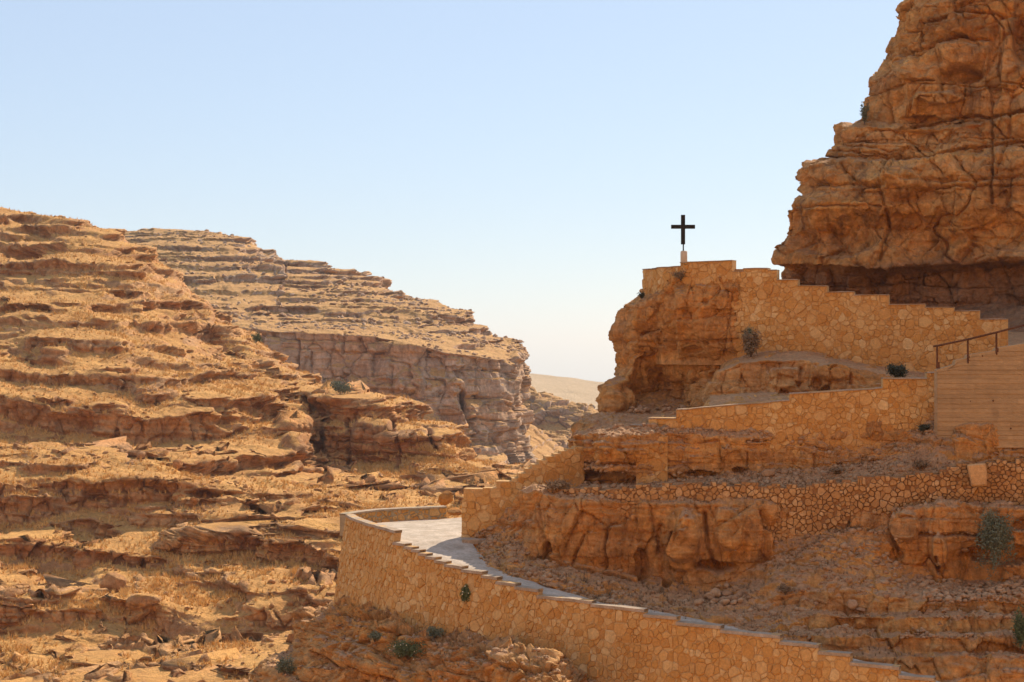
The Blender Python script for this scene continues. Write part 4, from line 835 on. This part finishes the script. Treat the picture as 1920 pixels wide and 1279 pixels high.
# stair wall climbing away from the landing on the right of the path
hw = Plan([(866, 79.2), (900, 79.0), (960, 78.9), (1020, 79.2), (1095, 79.6)])
t2 = [(866, 0), (869, 937), (905, 917.5), (931, 915.5), (960, 903), (972, 897), (985, 888), (998, 879), (1011, 871), (1024, 863), (1040, 856), (1052, 851), (1064, 846), (1078, 842), (1095, 838)]
masonry('stair_wall', hw, segs_from(hw, t2), bottom_from(hw, [(866, 1012), (920, 1014), (950, 1010), (980, 975), (1000, 945), (1040, 930), (1095, 915)]),
        'ochre masonry wall stepping upward from the right edge of the sunlit landing', cs=0.36, rh=0.3, batter=0.03, seed=13, thick=0.7)

a_, b_ = W(867, 1019, 78.45), W(918, 1019, 78.3)
v, f = box((a_[0], 78.1, a_[2]), (b_[0], 79.0, a_[2] + 0.2)); ks = mesh_obj('concrete_step', v, f, M_coping); tag(ks, 'low grey concrete step at the foot of the ochre stair wall beside the path', 'step')
# middle stepped wall under the boulders
mw = Plan([(1075, 80.4), (1180, 79.0), (1270, 78.2), (1480, 77.4), (1655, 77.0), (1757, 76.8)])
t3 = [(1075, 0), (1095, 826), (1140, 816), (1180, 808), (1216, 797), (1268, 784), (1480, 750, 768), (1655, 727, 738), (1738, 709), (1757, 698)]
masonry('middle_wall', mw, segs_from(mw, t3), bottom_from(mw, [(1075, 838), (1180, 824), (1250, 826), (1400, 830), (1480, 838), (1560, 885), (1600, 880), (1640, 868), (1700, 848), (1757, 812)]),
        'wide stepped rubble wall in the middle, below the smooth boulders and left of the concrete wall', cs=0.29, rh=0.24, batter=0.0, seed=14, thick=0.6, coping=0.05)
# masonry pier patched into the lower cliff
pr = Plan([(1193, 77.75), (1252, 77.6)])
masonry('masonry_pier', pr, [(0, pr.len, zpx(824, 76.9), zpx(820, 76.9))], lambda q: zpx(905, 76.9), 'narrow masonry pier patched into the cliff beside the overhanging slab', cs=0.33, rh=0.28, batter=0.10, seed=15, thick=0.9, cat='pier')
# upper stair wall
uw = Plan([(1206, 95), (1235, 91.6), (1285, 89.5), (1380, 88.2), (1500, 87.2), (1700, 85.6), (1890, 84.2)])
t4 = [(1206, 0), (1222, 504, 505), (1276, 499, 504), (1290, 492), (1373, 488, 491), (1394, 508), (1440, 502.5), (1457, 506), (1496, 524), (1552, 535.5), (1602, 547), (1667, 552.5), (1735, 570), (1790, 576), (1838, 582.5), (1890, 598)]
masonry('upper_stair_wall', uw, segs_from(uw, t4), bottom_from(uw, [(1206, 560), (1240, 552), (1270, 530), (1378, 528), (1382, 676), (1440, 664), (1560, 684), (1700, 706), (1800, 712), (1890, 715)]),
        'tall rubble wall carrying the cross platform, its top stepping down to the right', cs=0.31, rh=0.25, batter=0.0, seed=16, thick=0.7, coping=0.04)
# dry stone walls
dw = Plan([(1000, 77.0), (1100, 76.0), (1250, 75.1), (1400, 74.4), (1470, 74.2), (1560, 73.8), (1700, 73.1), (1800, 72.7), (1960, 71.9)])
t5 = [(1000, 0), (1050, 916, 922), (1110, 917, 916), (1180, 914, 917), (1250, 910, 914), (1330, 908, 910), (1420, 908, 909), (1500, 912, 910), (1560, 904, 911), (1640, 896, 903), (1700, 892, 896), (1760, 886, 890), (1810, 872, 884), (1850, 866, 870), (1960, 862, 866)]
rt = random.Random(9); t5b = [(1000, 0)]; xx = 1000
while xx < 1950:
    xx += rt.uniform(9, 20); yy = float(np.interp(xx, [p[0] for p in t5[1:]], [p[1] for p in t5[1:]])) + rt.uniform(-4, 5); t5b.append((xx, yy))
masonry('dry_stone_wall', dw, segs_from(dw, t5b), bottom_from(dw, [(1000, 985), (1040, 965), (1100, 962), (1250, 950), (1390, 950), (1400, 965), (1440, 1010), (1455, 1065), (1500, 1052), (1575, 1010), (1590, 955), (1700, 955), (1960, 958)]),
        'crumbling dry stone wall of brown fieldstones along the dirt terrace', cs=0.26, rh=0.16, joint=0.016, batter=0.04, seed=17, thick=0.5, proud=0.05, m_stone=M_drystone, m_body=M_earthjoint, jit=0.28, merge=0.35, vjit=0.28, wvar=0.35, body_off=-0.06)

for k_, n_, lab_ in (('lower_rock_face', 900, 'sparse dry grass tufts on the bank between the path and the rock face'), ('middle_terrace', 350, 'sparse dry weeds on the dirt terrace above the dry stone wall'), ('foreground_outcrop', 500, 'dry weeds rooted in the foreground outcrop')):
    G = PATCH[k_]; o = scatter('dry_weeds', G, slope_attr(G, 0.6, 0.85, 3, 0.3, 1.5) + 0.02, n_, 0.16, M_dry, 31, True); o['label'] = lab_; o['category'] = 'weeds'
# ------------------------------------------------------------------ board-marked concrete wall
d0, d1 = 75.2, 72.6
cw = empty('concrete_wall', W(1850, 820, 74)); tag(cw, 'board-marked tan concrete wall under the rusty handrail at the right edge', 'wall')
cwl = Vector(cw.location)
def cpt(px, py, off=0.0):
    d = d0 + (px - 1757) / (1920 - 1757) * (d1 - d0)
    x, y, z = W(px, py, d); return (x - cwl.x, y - off - cwl.y, z - cwl.z)
ctop = [(1757, 694), (1790, 684), (1792, 676), (1812, 672), (1814, 666), (1866, 658), (1868, 653), (1918, 645), (1990, 633), (2060, 622)]
V, Fc = [], []
for (x, y) in ctop:
    for off in (0, -0.5): V += [cpt(x, y, off), cpt(x, 840, off)]
for i in range(len(ctop) - 1):
    o = 4 * i; Fc += [(o, o + 1, o + 5, o + 4), (o + 2, o + 6, o + 7, o + 3), (o, o + 4, o + 6, o + 2)]
Fc.append((0, 2, 3, 1))
mesh_obj('wall_core', V, Fc, M_conc, cw)
rb = random.Random(5); y = 650.0
while y < 818:
    hgt = rb.uniform(7.5, 10.5); x = 1757.0
    while x < 2050:
        x2 = min(2050, x + rb.uniform(70, 150))
        xs = max(x, 1757)
        def topy(xx): return float(np.interp(xx, [c[0] for c in ctop], [c[1] for c in ctop])) + 5
        if x2 - xs > 6:
            n_ = 6; V, Fc = [], []; off = rb.uniform(0.01, 0.055); ok = False
            for k in range(n_ + 1):
                xx = xs + (x2 - xs) * k / n_ ; ya = max(y + 0.6, topy(xx)); yb = max(y + hgt - 0.6, topy(xx) + 0.2); ok = ok or yb - ya > 3
                V += [cpt(xx, ya, off), cpt(xx, yb, off), cpt(xx, ya, -0.01), cpt(xx, yb, -0.01)]
            for k in range(n_):
                o = 4 * k; Fc += [(o, o + 1, o + 5, o + 4), (o + 2, o, o + 4, o + 6), (o + 1, o + 3, o + 7, o + 5)]
            Fc += [(0, 2, 3, 1), (4 * n_, 4 * n_ + 1, 4 * n_ + 3, 4 * n_ + 2)]
            if ok: mesh_obj('board_imprint', V, Fc, M_conc, cw)
        x = x2
    y += hgt
for (x, y) in [(1820, 753), (1862, 752), (1895, 804), (1757 + 85, 668)]:   # formwork tie holes
    c = Vector(cpt(x, y, 0.045)); V = [c + Vector((0.04 * math.cos(a), 0, 0.04 * math.sin(a))) for a in [i * math.pi / 4 for i in range(8)]] + [c + Vector((0.035 * math.cos(a), 0.06, 0.035 * math.sin(a))) for a in [i * math.pi / 4 for i in range(8)]]
    mesh_obj('tie_hole', V, [tuple(range(8))] + [(i, (i + 1) % 8, 8 + (i + 1) % 8, 8 + i) for i in range(8)], M_iron, cw)

# handrail
def tube(pts, r, sides=8):
    V, Fc = [], []
    pts = [Vector(p) for p in pts]
    for i, p in enumerate(pts):
        t = (pts[min(i + 1, len(pts) - 1)] - pts[max(i - 1, 0)]).normalized()
        a = t.orthogonal().normalized(); b = t.cross(a); rr = r[i] if isinstance(r, (list, tuple)) else r
        V += [p + a * rr * math.cos(k * 2 * math.pi / sides) + b * rr * math.sin(k * 2 * math.pi / sides) for k in range(sides)]
    for i in range(len(pts) - 1):
        for k in range(sides): Fc.append((i * sides + k, i * sides + (k + 1) % sides, (i + 1) * sides + (k + 1) % sides, (i + 1) * sides + k))
    Fc.append(tuple(range(sides))[::-1]); Fc.append(tuple(range((len(pts) - 1) * sides, len(pts) * sides)))
    return V, Fc
hr = empty('handrail', W(1757, 694, 75.2)); tag(hr, 'rusty iron handrail on three posts sloping up over the concrete wall', 'handrail')
hl = Vector(hr.location)
def hp(px, py, off=0.25):
    d = d0 + (px - 1757) / (1920 - 1757) * (d1 - d0); x, y, z = W(px, py, d); return Vector((x, y + off - 0.27, z)) - hl
V, Fc = tube([hp(1750, 650), hp(1757, 649), hp(1814, 637), hp(1868, 624), hp(1920, 610), hp(2010, 588)], 0.045)
mesh_obj('rail', V, Fc, M_iron, hr)
for x, ya, yb in [(1757, 649, 690), (1814.5, 637, 680), (1868, 624, 664), (1935, 606, 650)]:
    c = hp(x, ya); b_ = hp(x, yb); v, f = box((c.x - 0.035, c.y - 0.035, b_.z), (c.x + 0.035, c.y + 0.035, c.z - 0.03))
    mesh_obj('post', v, f, M_iron, hr)
    v, f = box((c.x - 0.02, c.y - 0.05, b_.z - 0.04), (c.x + 0.1, c.y + 0.05, b_.z + 0.25)); mesh_obj('foot_plate', v, f, M_iron, hr)

# ------------------------------------------------------------------ cross
cd = 91.0; cr = empty('cross', W(1282, 500, cd)); tag(cr, 'dark steel cross on a pale pedestal standing on the stone platform', 'cross'); cl = Vector(cr.location)
def bevbox(name, px0, py0, px1, py1, th, m, w=0.01):
    a = Vector(W(px0, py1, cd)) - cl; b = Vector(W(px1, py0, cd)) - cl
    v, f = box((a.x, -th / 2, a.z), (b.x, th / 2, b.z)); o = mesh_obj(name, v, f, m, cr)
    bv = o.modifiers.new('bevel', 'BEVEL'); bv.width = w; bv.segments = 2; return o
bevbox('upright', 1277.0, 403.6, 1284.4, 458.8, 0.2, M_cross)
bevbox('crossbeam', 1258.5, 422.2, 1303.0, 429.4, 0.206, M_cross)
c = Vector(W(1281.2, 459, cd)) - cl; b_ = Vector(W(1281.2, 471, cd)) - cl
V, Fc = tube([(c.x, 0, c.z + 0.02), (b_.x, 0, b_.z - 0.02)], 0.035); mesh_obj('rod', V, Fc, M_cross, cr)
a = Vector(W(1282.3, 500, cd)) - cl; b_ = Vector(W(1282.3, 471, cd)) - cl; pz = (a.z, b_.z - 0.05, b_.z)
V, Fc = tube([(a.x, 0, a.z - 0.2), (a.x, 0, pz[1]), (a.x, 0, pz[2])], [0.185, 0.18, 0.14], 14); mesh_obj('pedestal', V, Fc, M_ped, cr, True)
# platform floor behind the upper wall
V = [W(1206, 508, 96), W(1240, 508, 91.9), W(1380, 508, 88.7), W(1440, 506, 88.4), W(1460, 506, 100), W(1300, 506, 100)]
zt = zpx(507, 90); V = [(x, y, zt) for x, y, z in V] + [(x, y, zt - 5) for x, y, z in V]
pf = mesh_obj('platform_ground', V, [(0, 1, 2, 3, 4, 5)] + [(i, (i + 1) % 6, 6 + (i + 1) % 6, 6 + i) for i in range(6)], M_near); pf['kind'] = 'structure'

# ------------------------------------------------------------------ boulders and loose stones
def boulder_mesh(seed, sub=3, flat=0.7, rough=0.3):
    import bmesh
    bm = bmesh.new(); bmesh.ops.create_icosphere(bm, subdivisions=sub, radius=1)
    rs = np.random.RandomState(seed)
    P = np.array([v.co[:] for v in bm.verts])
    for _ in range(9):
        n = rs.randn(3); n /= np.linalg.norm(n); dlim = rs.uniform(0.55, 0.85)
        dd = P @ n; ex = np.clip(dd - dlim, 0, None); P = P - ex[:, None] * n * 0.9
    P = P * (1 + rough * 0.4 * fbm(P + seed * 5.1, 0.7, 4, seed))[:, None]
    P[:, 2] *= flat
    for v, p in zip(bm.verts, P): v.co = p
    me = bpy.data.meshes.new('boulder'); bm.to_mesh(me); bm.free(); me.shade_smooth()
    a = me.attributes.new('tone', 'FLOAT', 'POINT'); a.data.foreach_set('value', [rs.rand()] * len(me.vertices))
    a = me.attributes.new('soil', 'FLOAT', 'POINT')
    return me
_K = np.concatenate([PATCH[k][::2, ::2].reshape(-1, 3) for k in PATCH if k != 'left_hillside']); _H = PATCH['left_hillside'][::2, ::2].reshape(-1, 3)
_kx, _ky = 960 + _K[:, 0] / _K[:, 1] * F, 640 - _K[:, 2] / _K[:, 1] * F
_hx, _hy = 960 + _H[:, 0] / _H[:, 1] * F, 640 - _H[:, 2] / _H[:, 1] * F
def ground(px, py, d):           # the point of the rock surface that stands at this place of the photograph
    P_, x_, y_ = (_H, _hx, _hy) if d > 130 else (_K, _kx, _ky)
    q = np.abs(x_ - px) + np.abs(y_ - py); i_ = np.nonzero(q < 5)[0]
    if len(i_) == 0: return Vector(W(px, py, d))
    return Vector(P_[i_[np.argmin(P_[i_, 1])]])
def boulder(name, px, py, d, wpx, label, m=None, flat=0.7, seed=1, rz=0.0, group=None, cat='boulder', sub=4, asp=1.0):
    me = boulder_mesh(seed, sub, flat); me.materials.append(m or M_near)
    o = bpy.data.objects.new(name, me); COL.objects.link(o)
    s = wpx / 2 / F * d; o.scale = (s, s * 0.9, s * asp); o.rotation_euler = (0, 0, rz)
    g_ = ground(px, py, d); o.location = g_ + Vector((0, -s * 0.45, s * flat * 0.4)) if d > 130 or (g_.y > 60 and abs(g_.y - d) < 4) else Vector(W(px, py, d)); tag(o, label, cat, group); return o
boulder('boulder', 835, 940, 92, 34, 'rounded tan boulder just beyond the end of the landing parapet', M_near, 0.85, 3)
boulder('boulder', 855, 962, 90, 34, 'flat pale rock lying in the gap at the end of the landing', M_near, 0.45, 4)
boulder('boulder', 1440, 888, 76.3, 27, 'single tan boulder lying on the dirt terrace below the middle wall', M_loose, 0.75, 5)
boulder('boulder', 215, 1097, 203, 46, 'large orange boulder perched on the lower left grassy slope', M_hill, 0.8, 6)
boulder('boulder', 335, 877, 232, 24, 'small boulder resting on the upper grassy band of the left slope', M_hill, 0.75, 7)
boulder('boulder', 265, 857, 237, 20, 'pale round rock on the grass left of the small boulder', M_hill, 0.8, 8)
boulder('boulder', 65, 1268, 180, 28, 'squarish rock at the bottom left of the slope', M_hill, 0.7, 9)
boulder('boulder', 1595, 1135, 69.2, 20, 'pale upright stone on the lower terrace right of the path', M_loose, 1.0, 10)
boulder('boulder', 1612, 1141, 69.0, 24, 'flat slab of pale stone leaning beside the upright stone', M_loose, 0.35, 12)
V = []
for dd_, k_ in ((71.7, 1.0), (71.62, 0.86), (72.3, 1.0)):
    cx_, cy_ = 1833, 890
    for (x_, y_) in [(1813, 872), (1830, 870), (1848, 869), (1851, 890), (1850, 911), (1835, 913), (1822, 912), (1817, 892)]: V.append(W(cx_ + (x_ - cx_) * k_, cy_ + (y_ - cy_) * k_, dd_))
Fc = [tuple(range(8, 16))[::-1]] + [(i, (i + 1) % 8, 8 + (i + 1) % 8, 8 + i) for i in range(8)] + [(16 + i, 16 + (i + 1) % 8, (i + 1) % 8, i) for i in range(8)]
blk_ = mesh_obj('squared_block', V, Fc, M_drystone); a = blk_.data.attributes.new('tone', 'FLOAT', 'POINT'); a.data.foreach_set('value', [0.9] * len(V)); tag(blk_, 'large pale squared block standing out of the top of the dry stone wall', 'stone block')
protos = [boulder_mesh(200 + i, 2, 0.65, 0.4) for i in range(7)]
for p_ in protos: p_.materials.append(M_loose)
def heap(cx, cy, w, hgt, d, n, s0, s1, label, group, seed, profile=None, dslope=0.0):
    r = random.Random(seed)
    for i in range(n):
        u = r.uniform(-1, 1); v = r.random()
        px = cx + u * w; top = cy - hgt * (profile(u) if profile else (1 - u * u)); py = cy - (cy - top) * v
        o = bpy.data.objects.new('loose_stone', protos[r.randrange(7)]); COL.objects.link(o)
        s = r.uniform(s0, s1) / 2 / F * d; dd = d + dslope * (cy - py)
        g_ = ground(px, py, dd); o.location = g_ + Vector((0, -s * 0.5, s * 0.35)); o.scale = (s, s * r.uniform(0.7, 1), s * r.uniform(0.7, 1.1)); o.rotation_euler = (r.uniform(-0.5, 0.5), r.uniform(-0.5, 0.5), r.uniform(0, 6.28))
        tag(o, label, 'stone', group)
heap(1350, 1132, 42, 36, 72.4, 24, 14, 26, 'angular tan stone in the small heap at the foot of the tall rock face', 'stones in the small heap below the rock face', 3, dslope=0.03)
heap(1840, 1126, 100, 32, 70.2, 230, 8, 15, 'brown stone in the wide rubble heap under the hanging bush', 'stones in the wide rubble heap', 4, profile=lambda u: 1.0 if u > -0.3 else 0.6, dslope=0.03)
heap(1720, 1194, 30, 14, 67.6, 36, 6, 12, 'small stone in the pile on the lower right ledge', 'stones in the ledge pile', 5, dslope=0.03)
heap(1810, 1157, 90, 3, 68.6, 22, 6, 11, 'stone lying along the edge of the upper right ledge', 'stones along the upper ledge', 6)
heap(1805, 1194, 60, 3, 67.3, 22, 6, 10, 'stone lying along the edge of the lower right ledge', 'stones along the lower ledge', 7)
heap(1240, 772, 60, 16, 88.5, 30, 8, 18, 'fallen rock on the floor of the shallow cave below the cross', 'fallen rocks in the cave', 8, dslope=0.05)

# ------------------------------------------------------------------ shrubs
def shrub(name, px, py, d, wpx, hpx, m, label, n=500, leaf=0.06, seed=1, droop=0.0, group=None, flowers=0, twigs=10, cat='bush', snap=True):
    r = random.Random(seed); root = empty(name, ground(px, py, d) + Vector((0, -0.1, 0)) if snap else W(px, py, d)); tag(root, label, cat, group)
    wx = wpx / 2 / F * d; hz = hpx / F * d
    V, Fc = [], []; tips = []
    for k in range(twigs):
        a = r.uniform(0, 6.28); e = r.uniform(0.3, 1.0)
        tip = Vector((math.cos(a) * wx * r.uniform(0.4, 0.95), math.sin(a) * wx * 0.6 * r.uniform(0.4, 0.95) - 0.1, hz * e if droop == 0 else hz * r.uniform(-droop, 0.4)))
        mid = tip * 0.5 + Vector((0, 0, hz * 0.12)); v, f = tube([(0, 0, -0.1), mid, tip], [0.02, 0.012, 0.004], 4)
        o = len(V); V += v; Fc += [tuple(i + o for i in q) for q in f]; tips += [tip, mid * 0.9 + tip * 0.3, mid]
    mesh_obj('branches', V, Fc, M_bark, root)
    V, Fc = [], []
    for k in range(n):
        t_ = r.choice(tips); p = t_ + Vector((r.gauss(0, 0.2) * wx, r.gauss(0, 0.2) * wx, r.gauss(0, 0.16) * hz - droop * abs(r.gauss(0, 0.25)) * hz))
        dr = Vector((r.gauss(0, 1), r.gauss(0, 1), r.gauss(0.5 if droop == 0 else -1, 0.8))).normalized(); sd_ = dr.orthogonal().normalized()
        l = leaf * r.uniform(0.6, 1.5); w_ = l * 0.22; o = len(V)
        V += [p, p + dr * l * 0.5 + sd_ * w_, p + dr * l, p + dr * l * 0.5 - sd_ * w_]; Fc.append((o, o + 1, o + 2, o + 3))
    tag(mesh_obj('leaves', V, Fc, m, root), kind='stuff')
    if flowers:
        V, Fc = [], []
        for k in range(flowers):
            p = r.choice(tips) + Vector((r.gauss(0, 0.25) * wx, -0.1, r.gauss(0, 0.25) * hz)); o = len(V); s = 0.03
            V += [p + Vector((s, -s, 0)), p + Vector((0, -s, s)), p + Vector((-s, -s, 0)), p + Vector((0, -s, -s)), p + Vector((0, s, 0))]; Fc += [(o, o + 1, o + 2, o + 3), (o, o + 4, o + 1), (o + 2, o + 4, o + 3)]
        mesh_obj('flowers', V, Fc, M_flower, root)
    return root
shrub('hanging_shrub', 1862, 975, 70.3, 70, 42, M_sage, 'large grey-green bush hanging down the rock at the right', 5000, 0.10, 1, droop=1.6, twigs=26)
shrub('shrub', 1681, 709, 80.5, 34, 22, M_dark, 'dark round bush on top of the middle wall', 2200, 0.09, 2, twigs=18, snap=False)
shrub('dry_shrub', 1408, 668, 86.5, 36, 38, M_dry, 'dry brown bush at the foot of the tall rubble wall', 1800, 0.12, 3, twigs=22, snap=False)
shrub('dry_shrub', 1400, 636, 87.7, 18, 20, M_sage, 'small grey bush growing out of the tall rubble wall', 500, 0.09, 4, snap=False)
shrub('dry_shrub', 1045, 918, 77.0, 50, 16, M_dry, 'low dark dry bush under the overhanging slab', 1500, 0.1, 5, twigs=20)
shrub('wall_shrub', 874, 1102, 73.0, 22, 16, M_green, 'green caper bush growing from the hole in the path wall', 1300, 0.08, 6, droop=1.0, flowers=5, twigs=14, snap=False)
shrub('flowering_shrub', 765, 1232, 69.6, 70, 30, M_green, 'green caper bush with white flowers on the foreground outcrop', 2600, 0.08, 7, flowers=26, twigs=24)
shrub('shrub', 700, 1198, 73.3, 26, 14, M_sage, 'small green bush on the outcrop below the wall corner', 700, 0.08, 8)
shrub('shrub', 815, 1190, 73.6, 34, 18, M_sage, 'pale bush at the foot of the path wall', 800, 0.08, 9)
shrub('shrub', 532, 1262, 78, 30, 26, M_sage, 'bush near the bottom edge of the foreground outcrop', 900, 0.1, 10)
shrub('cliff_shrub', 1621, 232, 108.5, 14, 32, M_sage, 'thin bush on the ledge of the high cliff against the sky', 500, 0.13, 11, snap=False)
shrub('dry_shrub', 1272, 524, 89, 34, 12, M_dry, 'dry tuft on the rock just below the platform', 900, 0.1, 12)
shrub('dry_shrub', 1203, 556, 96, 12, 10, M_dark, 'tiny dark tuft on the left edge of the platform rock', 250, 0.1, 13)
shrub('hill_shrub', 640, 742, 279, 36, 20, M_sage, 'pale green bush on the shoulder of the left hillside', 1100, 0.3, 14)
shrub('hill_shrub', 482, 640, 296, 20, 14, M_green, 'small green bush on the slope beside the cliff band', 500, 0.3, 15)
shrub('shrub', 1912, 1215, 66.6, 34, 60, M_green, 'green bush at the right edge of the lower terraces', 2200, 0.09, 16, twigs=20)
shrub('dry_shrub', 1472, 1106, 70.8, 26, 12, M_dry, 'small dry tuft on the bank below the mound', 500, 0.08, 17)
shrub('dry_shrub', 1567, 884, 76.6, 28, 10, M_dry, 'low dry tuft on the dirt terrace beside the lower cliff', 500, 0.09, 18)
shrub('dry_shrub', 1732, 806, 76.3, 26, 12, M_dark, 'dark dry tuft near the foot of the concrete wall', 600, 0.09, 19)
shrub('dry_shrub', 1725, 872, 74.4, 34, 10, M_dry, 'low dry tuft among stones above the dry stone wall', 600, 0.09, 20)

# ------------------------------------------------------------------ haze
v, f = box((-1500, -230, -76), (1500, 1650, 130)); hz_ = mesh_obj('haze', v, f, [])
hm = bpy.data.materials.new('thin_haze'); hm.use_nodes = True; ht = hm.node_tree; ht.nodes.remove(ht.nodes['Principled BSDF'])
pv = ht.nodes.new('ShaderNodeVolumePrincipled'); pv.inputs['Color'].default_value = (0.86, 0.88, 0.92, 1); pv.inputs['Density'].default_value = 0.0001
ht.links.new(pv.outputs[0], ht.nodes['Material Output'].inputs['Volume']); hz_.data.materials.append(hm); tag(hz_, kind='stuff')
print('TRIS', sum(len(o.data.loops) - 2 * len(o.data.polygons) for o in S.objects if o.type == 'MESH'))
